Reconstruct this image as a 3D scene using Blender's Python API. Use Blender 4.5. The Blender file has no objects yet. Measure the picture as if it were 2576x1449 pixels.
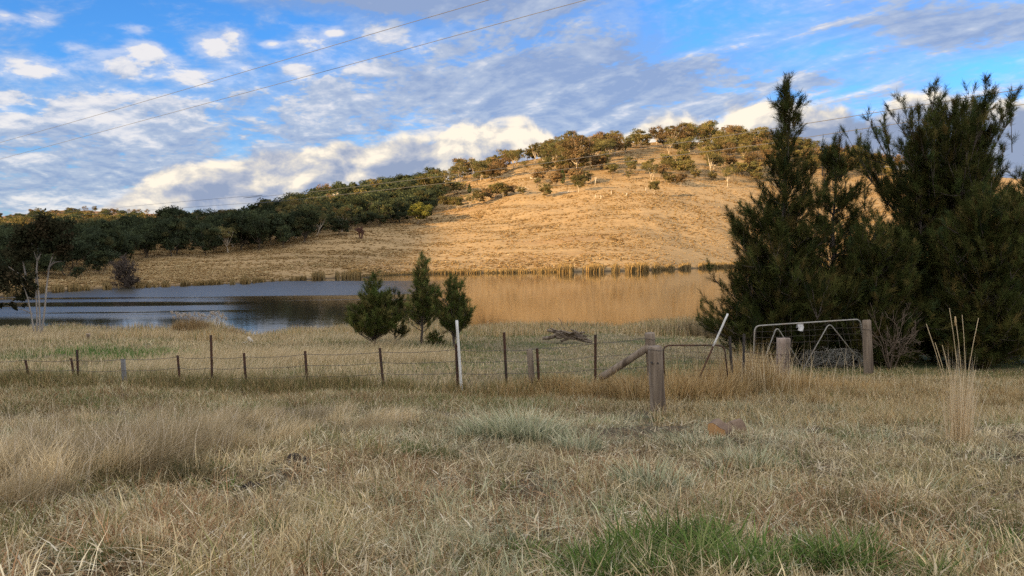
import bpy, math, random
import numpy as np
from mathutils import Vector

# ------------------------------------------------------------------ camera, sky, sun, exposure
SC = bpy.context.scene
COL = SC.collection
F = 1982.0                                   # focal length in reference pixels (2576 wide)
CX, CY = 1288.0, 724.5
PITCH = math.atan(114.5 / F)
CAMZ = 5.0                                   # camera height above the water (z = 0)
SUN_EL = math.radians(11.0)
SUN_AZ = (-0.76, -0.65)                      # horizontal direction towards the sun
EXPOSURE = 1.35
SKY_STRENGTH = 0.08
SUN_STRENGTH = 5.0
BACK_GAIN = 0.50                              # radiance of the unseen cloud added behind the camera as fill light

cam_data = bpy.data.cameras.new("camera")
cam = bpy.data.objects.new("camera", cam_data)
COL.objects.link(cam)
cam.location = (0, 0, CAMZ)
cam.rotation_euler = (math.pi / 2 - PITCH, 0, 0)
cam_data.sensor_width = 36.0
cam_data.lens = 36.0 * F / 2576.0
cam_data.clip_start = 0.1
cam_data.clip_end = 8000
SC.camera = cam
SC.view_settings.view_transform = 'Standard'
SC.view_settings.look = 'None'
SC.view_settings.exposure = EXPOSURE
SC.view_settings.gamma = 1.0
SC.cycles.use_denoising = False
SC.cycles.max_bounces = 6
SC.cycles.diffuse_bounces = 3
SC.cycles.glossy_bounces = 2
SC.cycles.transmission_bounces = 4
SC.cycles.transparent_max_bounces = 4
SC.cycles.sample_clamp_indirect = 4.0
SC.cycles.caustics_reflective = False
SC.cycles.caustics_refractive = False

sh = np.array(SUN_AZ) / np.hypot(*SUN_AZ)
SUNV = np.array([sh[0] * math.cos(SUN_EL), sh[1] * math.cos(SUN_EL), math.sin(SUN_EL)])
sl = bpy.data.lights.new("sun", 'SUN')
sl.energy = SUN_STRENGTH
sl.angle = math.radians(0.6)
sl.color = (1.0, 0.655, 0.30)
so = bpy.data.objects.new("sun", sl)
COL.objects.link(so)
so.rotation_euler = Vector(tuple(-SUNV)).to_track_quat('-Z', 'Y').to_euler()


class NG:
    """small helper to write shader node trees"""
    def __init__(self, tree):
        self.t = tree
        self.n = tree.nodes
        self.l = tree.links

    def put(self, sock, v):
        if v is None:
            return
        if isinstance(v, bpy.types.NodeSocket):
            self.l.new(v, sock)
        elif isinstance(v, (tuple, list)) and len(v) == 3 and sock.type == 'RGBA':
            sock.default_value = (*v, 1)
        else:
            sock.default_value = v

    def m(self, op, a, b=None, c=None, clamp=False):
        n = self.n.new('ShaderNodeMath')
        n.operation = op
        n.use_clamp = clamp
        self.put(n.inputs[0], a); self.put(n.inputs[1], b); self.put(n.inputs[2], c)
        return n.outputs[0]

    def vm(self, op, a, b=None):
        n = self.n.new('ShaderNodeVectorMath')
        n.operation = op
        self.put(n.inputs[0], a); self.put(n.inputs[1], b)
        return n.outputs[0]

    def xyz(self, x, y, z=0.0):
        n = self.n.new('ShaderNodeCombineXYZ')
        for i, v in enumerate((x, y, z)):
            self.put(n.inputs[i], v)
        return n.outputs[0]

    def sep(self, v):
        n = self.n.new('ShaderNodeSeparateXYZ')
        self.put(n.inputs[0], v)
        return n.outputs

    def mix(self, f, a, b, blend='MIX'):
        n = self.n.new('ShaderNodeMix')
        n.data_type = 'RGBA'
        n.blend_type = blend
        self.put(n.inputs[0], f); self.put(n.inputs[6], a); self.put(n.inputs[7], b)
        return n.outputs[2]

    def noise(self, vec, scale, detail=4, rough=0.5, dist=0.0, out=0):
        n = self.n.new('ShaderNodeTexNoise')
        self.put(n.inputs['Vector'], vec)
        n.inputs['Scale'].default_value = scale
        n.inputs['Detail'].default_value = detail
        n.inputs['Roughness'].default_value = rough
        n.inputs['Distortion'].default_value = dist
        return n.outputs[out]

    def ss(self, x, lo, hi, tolo=0.0, tohi=1.0):
        n = self.n.new('ShaderNodeMapRange')
        n.interpolation_type = 'SMOOTHSTEP'
        self.put(n.inputs[0], x)
        self.put(n.inputs[1], lo); self.put(n.inputs[2], hi)
        self.put(n.inputs[3], tolo); self.put(n.inputs[4], tohi)
        return n.outputs[0]

    def lin(self, x, lo, hi, tolo=0.0, tohi=1.0):
        n = self.n.new('ShaderNodeMapRange')
        self.put(n.inputs[0], x)
        self.put(n.inputs[1], lo); self.put(n.inputs[2], hi)
        self.put(n.inputs[3], tolo); self.put(n.inputs[4], tohi)
        return n.outputs[0]

    def ramp(self, x, stops, interp='LINEAR'):
        n = self.n.new('ShaderNodeValToRGB')
        self.put(n.inputs[0], x)
        r = n.color_ramp
        r.interpolation = interp
        while len(r.elements) > 1:
            r.elements.remove(r.elements[0])
        for i, (p, c) in enumerate(stops):
            e = r.elements[0] if i == 0 else r.elements.new(p)
            e.position = p
            e.color = (*c, 1) if isinstance(c, (tuple, list)) else (c, c, c, 1)
        return n.outputs[0]


def az_el(px, py):
    az = math.atan((px - CX) / F)
    d = (610 - py) / F * math.cos(az)
    return az, math.atan(d)


def build_world():
    w = bpy.data.worlds.new("World")
    SC.world = w
    w.use_nodes = True
    g = NG(w.node_tree)
    g.n.clear()
    out = g.n.new('ShaderNodeOutputWorld')
    bg = g.n.new('ShaderNodeBackground')
    sky = g.n.new('ShaderNodeTexSky')
    sky.sky_type = 'NISHITA'
    sky.sun_disc = False
    sky.sun_elevation = SUN_EL
    sky.sun_rotation = math.atan2(SUNV[0], SUNV[1])
    sky.altitude = 600
    sky.dust_density = 0.5
    sky.ozone_density = 2.0
    tc = g.n.new('ShaderNodeTexCoord').outputs['Generated']
    x, y, z = g.sep(tc)
    hyp = g.m('SQRT', g.m('ADD', g.m('MULTIPLY', x, x), g.m('MULTIPLY', y, y)))
    az = g.m('ARCTAN2', x, y)
    el = g.m('ARCTAN2', z, hyp)
    zc = g.m('ADD', g.m('MAXIMUM', z, 0.0), 0.10)
    # cloud-deck plane seen in perspective, turned so that streets of cloud run to the left horizon
    qx = g.m('DIVIDE', x, zc)
    qy = g.m('DIVIDE', y, zc)
    th = math.radians(66)
    along = g.m('ADD', g.m('MULTIPLY', qx, -math.cos(th)), g.m('MULTIPLY', qy, math.sin(th)))
    across = g.m('ADD', g.m('MULTIPLY', qx, math.sin(th)), g.m('MULTIPLY', qy, math.cos(th)))

    def blobs(lst):
        tot = None
        for px, py, rx, ry, amp in lst:
            a0, e0 = az_el(px, py)
            da = g.m('DIVIDE', g.m('SUBTRACT', az, a0), rx / F)
            de = g.m('DIVIDE', g.m('SUBTRACT', el, e0), ry / F)
            r2 = g.m('ADD', g.m('MULTIPLY', da, da), g.m('MULTIPLY', de, de))
            v = g.m('MULTIPLY', g.m('EXPONENT', g.m('MULTIPLY', r2, -1.0)), amp)
            tot = v if tot is None else g.m('ADD', tot, v)
        return tot

    # ---- high layer
    wv = g.xyz(az, g.m('MULTIPLY', el, 2.5), 0.0)

    def puffs(lst):
        tot = None
        for px, py, r, amp in lst:
            a0, e0 = az_el(px, py)
            n = g.n.new('ShaderNodeVectorMath'); n.operation = 'DISTANCE'
            g.put(n.inputs[0], wv); n.inputs[1].default_value = (a0, e0 * 2.5, 0)
            v = g.ss(n.outputs['Value'], r * 1.25 / F, 0.0, 0.0, amp)
            tot = v if tot is None else g.m('ADD', tot, v)
        return tot
    cover = blobs([(200, 215, 330, 60, -.10), (120, 20, 520, 150, -.17), (600, 50, 380, 100, -.14), (1700, 85, 260, 90, -.20), (2060, 135, 190, 55, -.22),
                   (1000, 12, 430, 45, .36), (1560, 150, 330, 75, .20), (2430, 70, 300, 70, .24), (2480, 175, 150, 30, -.16), (1700, 222, 480, 60, .14),
                   (500, 300, 700, 130, .11), (300, 460, 700, 110, .15), (1250, 250, 480, 90, .17), (1500, 330, 260, 60, .18), (1150, 130, 300, 50, .10), (1950, 90, 180, 26, .13)])
    pf = puffs([(129, 57, 58, .30), (35, 50, 32, .24), (350, 80, 46, .26), (200, 127, 42, .20), (95, 175, 84, .33), (383, 132, 58, .36), (550, 122, 82, .33),
                (595, 95, 42, .22), (422, 165, 60, .25), (280, 155, 80, .18), (492, 198, 72, .28), (345, 190, 60, .20), (600, 172, 75, .20), (692, 120, 32, .28),
                (780, 115, 90, .28), (850, 90, 34, .28), (980, 92, 90, .30), (757, 182, 46, .38), (925, 178, 70, .18), (30, 250, 64, .30), (280, 240, 90, .20),
                (200, 270, 80, .20), (300, 305, 70, .22), (40, 320, 80, .20), (220, 312, 80, .18), (440, 280, 120, .16), (350, 350, 80, .22), (410, 370, 44, .20),
                (75, 405, 70, .18), (275, 505, 80, .24), (125, 515, 95, .24), (500, 495, 80, .22), (820, 270, 120, .10)])
    leftness = g.ss(az, math.atan(0 / F), math.atan(-500 / F), 0, 1)
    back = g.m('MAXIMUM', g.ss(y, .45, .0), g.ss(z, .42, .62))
    zp = g.m('ADD', g.m('MAXIMUM', z, 0.0), 0.26)
    px_ = g.m('DIVIDE', x, zp)
    py_ = g.m('DIVIDE', y, zp)

    def field(dx, dy):
        al = g.m('ADD', along, dx); ac = g.m('ADD', across, dy)
        st = g.noise(g.xyz(g.m('MULTIPLY', al, .50), ac, 9.1), 3.3, 9, .60, .6)
        ce = g.noise(g.xyz(g.m('ADD', px_, g.m('MULTIPLY', dx, .6)), g.m('ADD', py_, g.m('MULTIPLY', dy, .5)), 5.5), 7.4, 8, .60, .35)
        return g.m('ADD', g.m('MULTIPLY', st, g.m('MULTIPLY_ADD', leftness, -.55, .85)), g.m('MULTIPLY', ce, g.m('MULTIPLY_ADD', leftness, .55, .25)))
    f0 = field(0.0, 0.0)
    fs = field(.03, -.07)
    fine = g.m('ADD', g.noise(g.xyz(px_, py_, 2.2), 17.0, 5, .58, .4), g.noise(g.xyz(px_, g.m('MULTIPLY', py_, 1.3), 8.2), 44.0, 3, .5, .2))
    f0 = g.m('ADD', f0, g.m('MULTIPLY_ADD', fine, .17, -.17))
    fld = g.m('ADD', g.m('ADD', f0, -.02), g.m('ADD', cover, pf))
    low = g.ss(el, .24, .03, 0.0, .05)
    fld = g.m('ADD', fld, low)
    dens = g.ss(fld, .53, .72)
    thin = g.ss(fld, .30, .62, 0, .52)
    dens = g.m('MAXIMUM', dens, thin)
    relief = g.m('MULTIPLY_ADD', g.m('SUBTRACT', f0, fs), 2.8, .40)
    thick = g.ss(fld, .60, .95, 0, 1)
    grey = blobs([(1000, 12, 500, 60, .48), (1560, 150, 360, 70, .30), (2450, 60, 350, 70, .16), (1750, 210, 500, 80, .10), (350, 420, 600, 100, .12)])
    lit = g.m('SUBTRACT', g.m('ADD', relief, g.m('MULTIPLY', pf, 2.1)), g.m('ADD', grey, g.m('MULTIPLY', thick, .10)), clamp=True)
    c_hi = g.ramp(lit, [(0, (.150, .195, .30)), (.45, (.24, .275, .345)), (.8, (.40, .395, .41)), (1, (.46, .44, .43))])
    # ---- cumulus bank along the horizon
    top = [(-400, 720), (200, 560), (330, 455), (390, 428), (500, 402), (600, 385), (700, 362), (850, 345), (980, 342), (1040, 333),
           (1120, 316), (1200, 318), (1260, 300), (1320, 292), (1370, 310), (1420, 352), (1480, 376), (1560, 350), (1640, 305),
           (1760, 270), (1900, 250), (2050, 262), (2180, 268), (2260, 236), (2330, 222), (2420, 240), (2576, 250), (2900, 330), (3400, 640)]
    A0, A1 = -.85, .85
    E0, E1 = -.03, .22
    stops = []
    for px, py in top:
        a, e = az_el(px, py)
        stops.append(((a - A0) / (A1 - A0), max(0, min(1, (e - E0) / (E1 - E0)))))
    tv = g.lin(g.ramp(g.lin(az, A0, A1), stops), 0, 1, E0, E1)
    cv = g.xyz(g.m('MULTIPLY', az, 1.0), g.m('MULTIPLY', el, 1.5), 1.3)
    cvs = g.xyz(g.m('ADD', az, -.012), g.m('MULTIPLY', g.m('ADD', el, .010), 1.5), 1.3)
    cn = g.noise(cv, 14, 9, .56, .3)
    cns = g.noise(cvs, 14, 9, .56, .3)
    cn2 = g.noise(cv, 8.5, 4, .5, .2)
    edge = g.m('ADD', g.m('SUBTRACT', tv, el), g.m('MULTIPLY_ADD', cn, .075, -.038))
    edge = g.m('ADD', edge, g.m('MULTIPLY_ADD', cn2, .045, -.022))
    cden = g.ss(edge, -.003, .011)
    crel = g.m('MULTIPLY_ADD', g.m('SUBTRACT', cn, cns), 4.2, .40)
    rim = g.ss(edge, .045, .0, 0, .30)
    cwhite = blobs([(1090, 345, 70, 40, .38), (1300, 335, 120, 50, .42), (560, 410, 200, 14, .22), (650, 470, 130, 20, .22), (900, 352, 140, 10, .14), (1750, 315, 260, 40, .40),
                    (2330, 245, 110, 22, .45), (760, 490, 60, 25, .25), (1980, 320, 90, 40, .2), (1340, 330, 90, 50, .12)])
    cgrey = blobs([(1000, 430, 260, 40, .16), (620, 425, 330, 60, .20), (880, 375, 150, 40, .18), (1250, 405, 150, 25, .22), (1800, 235, 220, 28, .42), (2150, 345, 190, 50, .62), (2420, 330, 200, 60, .5),
                   (1700, 262, 90, 12, .2)])
    clit = g.m('SUBTRACT', g.m('ADD', g.m('ADD', crel, rim), cwhite), cgrey, clamp=True)
    c_cu = g.ramp(clit, [(0, (.155, .19, .27)), (.38, (.25, .265, .31)), (.70, (.38, .36, .335)), (1, (.53, .475, .395))])
    # lower fade of the bank: blue sky with thin bands beneath its left half
    under = g.ss(g.m('SUBTRACT', el, g.m('MULTIPLY_ADD', az, .10, .075)), -.02, .012, 0.0, 1.0)
    under = g.m('MAXIMUM', under, g.ss(az, -.33, -.24))
    cden = g.m('MULTIPLY', cden, under)
    # ---- put together
    skyc = g.vm('MULTIPLY', sky.outputs[0], (.36 * SKY_STRENGTH, .80 * SKY_STRENGTH, 1.36 * SKY_STRENGTH))
    gm = g.n.new('ShaderNodeGamma')
    c_hi = g.vm('MULTIPLY', c_hi, (.79, .79, .79))
    c = g.mix(g.m('MULTIPLY', dens, .92), skyc, c_hi)
    c_cu = g.vm('MULTIPLY', c_cu, (.79, .79, .79))
    c = g.mix(cden, c, c_cu)
    # unseen bright cloud deck overhead and behind, added to lift the shaded ground
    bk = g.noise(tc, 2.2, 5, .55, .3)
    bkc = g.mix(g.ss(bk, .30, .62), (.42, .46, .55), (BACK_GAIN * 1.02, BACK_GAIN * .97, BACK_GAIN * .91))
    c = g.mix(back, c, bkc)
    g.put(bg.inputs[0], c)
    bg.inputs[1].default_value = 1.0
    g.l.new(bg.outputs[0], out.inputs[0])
    g.n.remove(gm)
    w.cycles.sampling_method = 'MANUAL'
    w.cycles.sample_map_resolution = 512


build_world()

# ------------------------------------------------------------------ numpy helpers
def lerpc(x, pts):
    p = np.array(pts, float)
    return np.interp(x, p[:, 0], p[:, 1])


def smoothc(x, pts):
    """Catmull-Rom like smooth interpolation through control points"""
    p = np.array(pts, float)
    xs, ys = p[:, 0], p[:, 1]
    m = np.gradient(ys, xs)
    x = np.clip(x, xs[0], xs[-1])
    i = np.clip(np.searchsorted(xs, x) - 1, 0, len(xs) - 2)
    h = xs[i + 1] - xs[i]
    t = (x - xs[i]) / h
    t2, t3 = t * t, t * t * t
    return ((2 * t3 - 3 * t2 + 1) * ys[i] + (t3 - 2 * t2 + t) * h * m[i]
            + (-2 * t3 + 3 * t2) * ys[i + 1] + (t3 - t2) * h * m[i + 1])


def sstep(x, a, b):
    t = np.clip((np.asarray(x, float) - a) / (b - a), 0, 1)
    return t * t * (3 - 2 * t)


_RT = np.random.RandomState(11).rand(512, 512)


def vnoise(x, y):
    xi = np.floor(x).astype(int); yi = np.floor(y).astype(int)
    fx = x - xi; fy = y - yi
    fx = fx * fx * (3 - 2 * fx); fy = fy * fy * (3 - 2 * fy)
    a = _RT[xi % 512, yi % 512]; b = _RT[(xi + 1) % 512, yi % 512]
    c = _RT[xi % 512, (yi + 1) % 512]; d = _RT[(xi + 1) % 512, (yi + 1) % 512]
    return (a * (1 - fx) + b * fx) * (1 - fy) + (c * (1 - fx) + d * fx) * fy


def fbm(x, y, octv=4, rough=.5):
    x = np.asarray(x, float); y = np.asarray(y, float)
    s = 0; a = 1; tot = 0
    for o in range(octv):
        s = s + a * vnoise(x * 2 ** o + 17.3 * o, y * 2 ** o + 5.1 * o)
        tot += a; a *= rough
    return s / tot


def zpix(px, py, D):
    """height of the point seen at pixel (px, py) at depth D (y = D)"""
    a = (CY - np.asarray(py, float)) / F
    fy = math.cos(PITCH) + a * math.sin(PITCH)
    fz = -math.sin(PITCH) + a * math.cos(PITCH)
    return CAMZ + fz / fy * D


def xpix(px, py, D):
    a = (CY - np.asarray(py, float)) / F
    fy = math.cos(PITCH) + a * math.sin(PITCH)
    return (np.asarray(px, float) - CX) / F / fy * D


def P3(px, py, D):
    return np.array([float(xpix(px, py, D)), float(D), float(zpix(px, py, D))])


# ------------------------------------------------------------------ terrain as a height function
SHORE = [(-900, 62), (-300, 66), (0, 72), (120, 79), (300, 86), (580, 95), (770, 106), (900, 114), (1000, 122), (1150, 127), (1300, 131), (1500, 136),
         (1650, 143), (1800, 158), (1950, 175), (2150, 190), (2400, 190), (3000, 170), (3600, 160)]
RID_D = [(-900, 160), (200, 170), (450, 200), (600, 230), (800, 262), (1000, 290), (1200, 312), (1600, 345), (2000, 345), (2300, 330), (2700, 310), (3600, 280)]
RID_Y = [(-900, 625), (100, 622), (300, 610), (430, 590), (520, 592), (600, 580), (700, 551), (800, 527), (900, 509), (1000, 492), (1100, 470), (1200, 440),
         (1300, 412), (1400, 393), (1500, 370), (1600, 360), (1700, 360), (1850, 368), (1950, 376), (2100, 405), (2220, 424), (2400, 440), (2700, 470), (3600, 520)]
FAR_Y = [(-1200, 520), (-300, 540), (0, 546), (80, 538), (160, 531), (250, 532), (340, 538), (440, 543), (520, 543), (620, 549), (800, 556), (1200, 575), (3600, 600)]
NEAR = [(-40, 4.6), (-10, 3.7), (0, 3.4), (4.6, 3.04), (10, 2.40), (14, 1.89), (19, 1.41), (24, 1.13), (32, .66), (40, .29), (46, 0.0), (60, -.7), (90, -1.6)]


def far_z(px, D):
    Ds = smoothc(px, SHORE); Dr = smoothc(px, RID_D)
    zr = zpix(px, smoothc(px, RID_Y), Dr)
    s = (D - Ds) / (Dr - Ds)
    sc = np.clip(s, 0, 1)
    f = np.where(sc < .75, sc * 1.10, .825 + (sc - .75) * 1.10 - (sc - .75) ** 2 * 1.6)
    f = f / (.825 + .275 - .1)
    bank = np.clip((D - Ds) / 6, 0, 1) * .35
    z = zr * f + bank * (1 - sc)
    over = np.clip(D - Dr, 0, None)
    z = z - over ** 2 / 420.0
    # far ridge on the left
    Db = 640.0
    zb = zpix(px, smoothc(px, FAR_Y), Db)
    sb = np.clip((D - Ds - 25) / (Db - Ds - 25), 0, 1)
    zB = zb * (sb * .55 + .45 * sb * sb) + np.clip((D - Ds) / 6, 0, 1) * .3
    ovb = np.clip(D - Db, 0, None)
    zB = zB - ovb ** 2 / 2500.0
    under = -np.clip((Ds - D) * .12, 0, 2.0)
    zz = np.maximum(np.maximum(z, zB), -30)
    zz = np.where(s < 0, under, zz)
    return zz


def ground_z(x, y):
    x = np.asarray(x, float); y = np.asarray(y, float)
    yy = np.maximum(y, 1.0)
    t = np.clip(x / yy, -1.15, 1.15)
    px = CX + F * t
    shore_shift = 3.0 * (fbm(x * .06 + 40, y * .06 + 7, 3) - .5) + 2.6 * np.exp(-((x + 13.6) / 2.2) ** 2) * sstep(y, 34, 41)
    zn = smoothc(np.maximum(y, -40) + 2.6 * sstep(px, 150, 320) * sstep(px, 1000, 860) * sstep(y, 30, 40) + np.where(y > 30, shore_shift * sstep(y, 30, 42), 0), NEAR)
    zn = zn + (fbm(x * .35, y * .35, 4) - .5) * .30 * sstep(y, 3, 8) * (1 - sstep(y, 40, 46) * .7)
    zn = zn + (fbm(x * 1.7 + 9, y * 1.7, 3) - .5) * .10 * (1 - sstep(y, 30, 50))
    zf = far_z(px, y)
    rough = sstep(zf, 1.0, 8.0)
    w = (x * .8 + y * .25)
    zf = zf + rough * ((fbm(x * .035, y * .035, 3) - .5) * 3.0 + (fbm(w * .05, (y - .35 * x) * .28, 3) - .5) * 1.1)
    k = sstep(y, 48, 58)
    z = zn * (1 - k) + zf * k
    # outside the view: plain rolling ground
    side = sstep(np.abs(np.arctan2(x, y)), 0.95, 1.35)
    zo = 3.2 + .02 * np.abs(x) + (fbm(x * .02, y * .02, 3) - .5) * 3
    z = z * (1 - side) + zo * side
    return z


def ground_hit(px, py, dmin=2.0, dmax=900.0):
    """where the sight line through a pixel of the photograph meets the ground"""
    D = np.exp(np.linspace(math.log(dmin), math.log(dmax), 6000))
    z = zpix(px, py, D)
    gz = ground_z(xpix(px, py, D), D)
    below = np.where(z <= gz)[0]
    i = below[0] if len(below) else len(D) - 1
    return np.array([float(xpix(px, py, D[i])), float(D[i]), float(gz[i])])


def on_ground(px, D):
    x = (px - CX) / F * D
    return np.array([x, D, float(ground_z(x, D))])


# ------------------------------------------------------------------ materials
def mat_base(name):
    m = bpy.data.materials.new(name)
    m.use_nodes = True
    g = NG(m.node_tree)
    g.n.clear()
    out = g.n.new('ShaderNodeOutputMaterial')
    return m, g, out


def mat_leaf(name, trans=.3, gain=1.0, rough=.75, rand=.25):
    m, g, out = mat_base(name)
    at = g.n.new('ShaderNodeAttribute'); at.attribute_name = "Col"
    oi = g.n.new('ShaderNodeObjectInfo')
    k = g.lin(oi.outputs['Random'], 0, 1, gain * (1 - rand), gain * (1 + rand))
    col = g.vm('MULTIPLY', at.outputs['Color'], g.xyz(k, k, g.m('MULTIPLY', k, 1.0)))
    d = g.n.new('ShaderNodeBsdfDiffuse'); g.put(d.inputs[0], col)
    t = g.n.new('ShaderNodeBsdfTranslucent'); g.put(t.inputs[0], col)
    mx = g.n.new('ShaderNodeMixShader'); mx.inputs[0].default_value = trans
    g.l.new(d.outputs[0], mx.inputs[1]); g.l.new(t.outputs[0], mx.inputs[2])
    g.l.new(mx.outputs[0], out.inputs[0])
    return m


def mat_noise(name, c1, c2, scale=8, detail=6, rough=.85, stretch=(1, 1, 1), bump=.3, metallic=0.0, c3=None, bdist=.02):
    m, g, out = mat_base(name)
    tc = g.n.new('ShaderNodeTexCoord').outputs['Object']
    v = g.vm('MULTIPLY', tc, stretch)
    n = g.noise(v, scale, detail, .62, .2)
    col = g.mix(g.ss(n, .35, .65), c1, c2)
    if c3:
        n2 = g.noise(v, scale * .27, 3, .6)
        col = g.mix(g.ss(n2, .5, .68), col, c3)
    b = g.n.new('ShaderNodeBsdfPrincipled')
    g.put(b.inputs['Base Color'], col)
    b.inputs['Roughness'].default_value = rough
    b.inputs['Metallic'].default_value = metallic
    if bump:
        bp = g.n.new('ShaderNodeBump')
        bp.inputs['Strength'].default_value = bump
        bp.inputs['Distance'].default_value = bdist
        g.put(bp.inputs['Height'], n)
        g.l.new(bp.outputs[0], b.inputs['Normal'])
    g.l.new(b.outputs[0], out.inputs[0])
    return m


def mat_ground():
    m, g, out = mat_base("ground_soil")
    at = g.n.new('ShaderNodeAttribute'); at.attribute_name = "Col"
    tc = g.n.new('ShaderNodeTexCoord').outputs['Object']
    x, y, z = g.sep(tc)
    fine = g.noise(tc, 9.0, 6, .65)
    # tussock mottling that follows the hill's contours
    u = g.m('ADD', g.m('MULTIPLY', x, .8), g.m('MULTIPLY', y, .3))
    v = g.m('SUBTRACT', y, g.m('MULTIPLY', x, .30))
    hv = g.xyz(g.m('MULTIPLY', u, .30), g.m('MULTIPLY', v, .75), 0)
    tus = g.noise(hv, 1.0, 5, .6, .4)
    big = g.noise(g.xyz(g.m('MULTIPLY', u, .022), g.m('MULTIPLY', v, .06), 2.0), 1.0, 4, .55)
    far = g.ss(y, 60, 100)
    k_near = g.lin(fine, .3, .7, .7, 1.25)
    k_far = g.m('MULTIPLY', g.lin(tus, .3, .7, .84, 1.14), g.lin(big, .35, .65, .88, 1.08))
    k = g.m('ADD', g.m('MULTIPLY', k_near, g.m('SUBTRACT', 1.0, far)), g.m('MULTIPLY', k_far, far))
    col = g.vm('MULTIPLY', at.outputs['Color'], g.xyz(k, k, k))
    rust = g.ss(g.noise(g.xyz(g.m('MULTIPLY', u, .03), g.m('MULTIPLY', v, .10), 7.0), 1.0, 4, .6), .55, .68)
    col = g.mix(g.m('MULTIPLY', g.m('MULTIPLY', rust, far), .32), col, (.21, .115, .055))
    b = g.n.new('ShaderNodeBsdfPrincipled')
    g.put(b.inputs['Base Color'], col)
    b.inputs['Roughness'].default_value = .95
    b.inputs['Specular IOR Level'].default_value = .1
    bp = g.n.new('ShaderNodeBump')
    bp.inputs['Strength'].default_value = .7
    g.put(bp.inputs['Distance'], g.m('MULTIPLY_ADD', far, .45, .05))
    g.put(bp.inputs['Height'], g.mix(far, fine, tus))
    g.l.new(bp.outputs[0], b.inputs['Normal'])
    g.l.new(b.outputs[0], out.inputs[0])
    return m


def mat_water():
    m, g, out = mat_base("lake_water")
    tc = g.n.new('ShaderNodeTexCoord').outputs['Object']
    x, y, z = g.sep(tc)
    # wind lanes: rippled water on the left, calm on the right
    lane = g.noise(g.xyz(g.m('MULTIPLY', x, .012), g.m('MULTIPLY', g.m('SUBTRACT', y, g.m('MULTIPLY', x, .14)), .12), 0.5), 1.0, 4, .55, .3)
    leftw = g.ss(g.m('DIVIDE', x, y), -.30, -.46)
    midw = g.ss(g.m('DIVIDE', x, y), .02, -.30)
    wind = g.m('MULTIPLY', g.ss(lane, .46, .54), midw)
    # calm pool close to the near bank
    d = g.m('SUBTRACT', y, g.m('MULTIPLY', x, -.22))
    calm = g.ss(d, 47, 51)
    wind = g.m('MULTIPLY', g.m('MULTIPLY', wind, calm), g.ss(y, 60, 68))
    arm = g.m('MULTIPLY', g.m('MULTIPLY', leftw, g.ss(y, 50, 56)), g.ss(lane, .36, .46))
    strip = g.m('MULTIPLY', g.m('MULTIPLY', g.ss(d, 74, 79), g.ss(d, 92, 86)), g.ss(g.m('DIVIDE', x, y), -.06, -.22))
    wind = g.m('MAXIMUM', wind, g.m('MAXIMUM', arm, strip))
    r1 = g.noise(g.xyz(g.m('MULTIPLY', x, 1.3), g.m('MULTIPLY', y, 2.6), 0), 1.0, 4, .6)
    r2 = g.noise(g.xyz(g.m('MULTIPLY', x, .25), g.m('MULTIPLY', y, .5), 4), 1.0, 3, .5)
    h = g.m('ADD', r1, g.m('MULTIPLY', r2, .8))
    bp = g.n.new('ShaderNodeBump')
    g.put(bp.inputs['Strength'], g.m('MULTIPLY_ADD', wind, .17, .03))
    bp.inputs['Distance'].default_value = .12
    g.put(bp.inputs['Height'], h)
    b = g.n.new('ShaderNodeBsdfPrincipled')
    b.inputs['Base Color'].default_value = (.034, .029, .018, 1)
    b.inputs['IOR'].default_value = 1.45
    g.put(b.inputs['Roughness'], g.m('MULTIPLY_ADD', wind, .30, .04))
    g.l.new(bp.outputs[0], b.inputs['Normal'])
    g.l.new(b.outputs[0], out.inputs[0])
    return m


# ------------------------------------------------------------------ object helpers
def mesh_np(name, V, T, C=None, mats=None, mi=None, smooth=False):
    V = np.asarray(V, np.float32); T = np.asarray(T, np.int32)
    k = T.shape[1]
    me = bpy.data.meshes.new(name)
    me.vertices.add(len(V)); me.vertices.foreach_set("co", V.ravel())
    me.loops.add(T.size); me.loops.foreach_set("vertex_index", T.ravel())
    me.polygons.add(len(T))
    me.polygons.foreach_set("loop_start", np.arange(0, T.size, k, dtype=np.int32))
    try:
        me.polygons.foreach_set("loop_total", np.full(len(T), k, np.int32))
    except Exception:
        pass
    if mats:
        for mm in (mats if isinstance(mats, (list, tuple)) else [mats]):
            me.materials.append(mm)
    if mi is not None:
        me.polygons.foreach_set("material_index", np.asarray(mi, np.int32))
    me.polygons.foreach_set("use_smooth", np.full(len(T), smooth, bool))
    me.update()
    if C is not None:
        a = me.color_attributes.new("Col", 'FLOAT_COLOR', 'POINT')
        c4 = np.ones((len(V), 4), np.float32); c4[:, :3] = C
        a.data.foreach_set("color", c4.ravel())
    return me


def link(name, me, parent=None, loc=None):
    o = bpy.data.objects.new(name, me)
    COL.objects.link(o)
    if parent is not None:
        o.parent = parent
    if loc is not None:
        o.location = tuple(float(v) for v in loc)
    return o


def tag(o, label, cat, group=None, kind=None):
    o["label"] = label
    o["category"] = cat
    if group:
        o["group"] = group
    if kind:
        o["kind"] = kind
    return o


def empty(name, loc, label, cat, group=None, rz=0.0):
    o = link(name, None, None, loc)
    o.rotation_euler = (0, 0, rz)
    return tag(o, label, cat, group)


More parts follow.
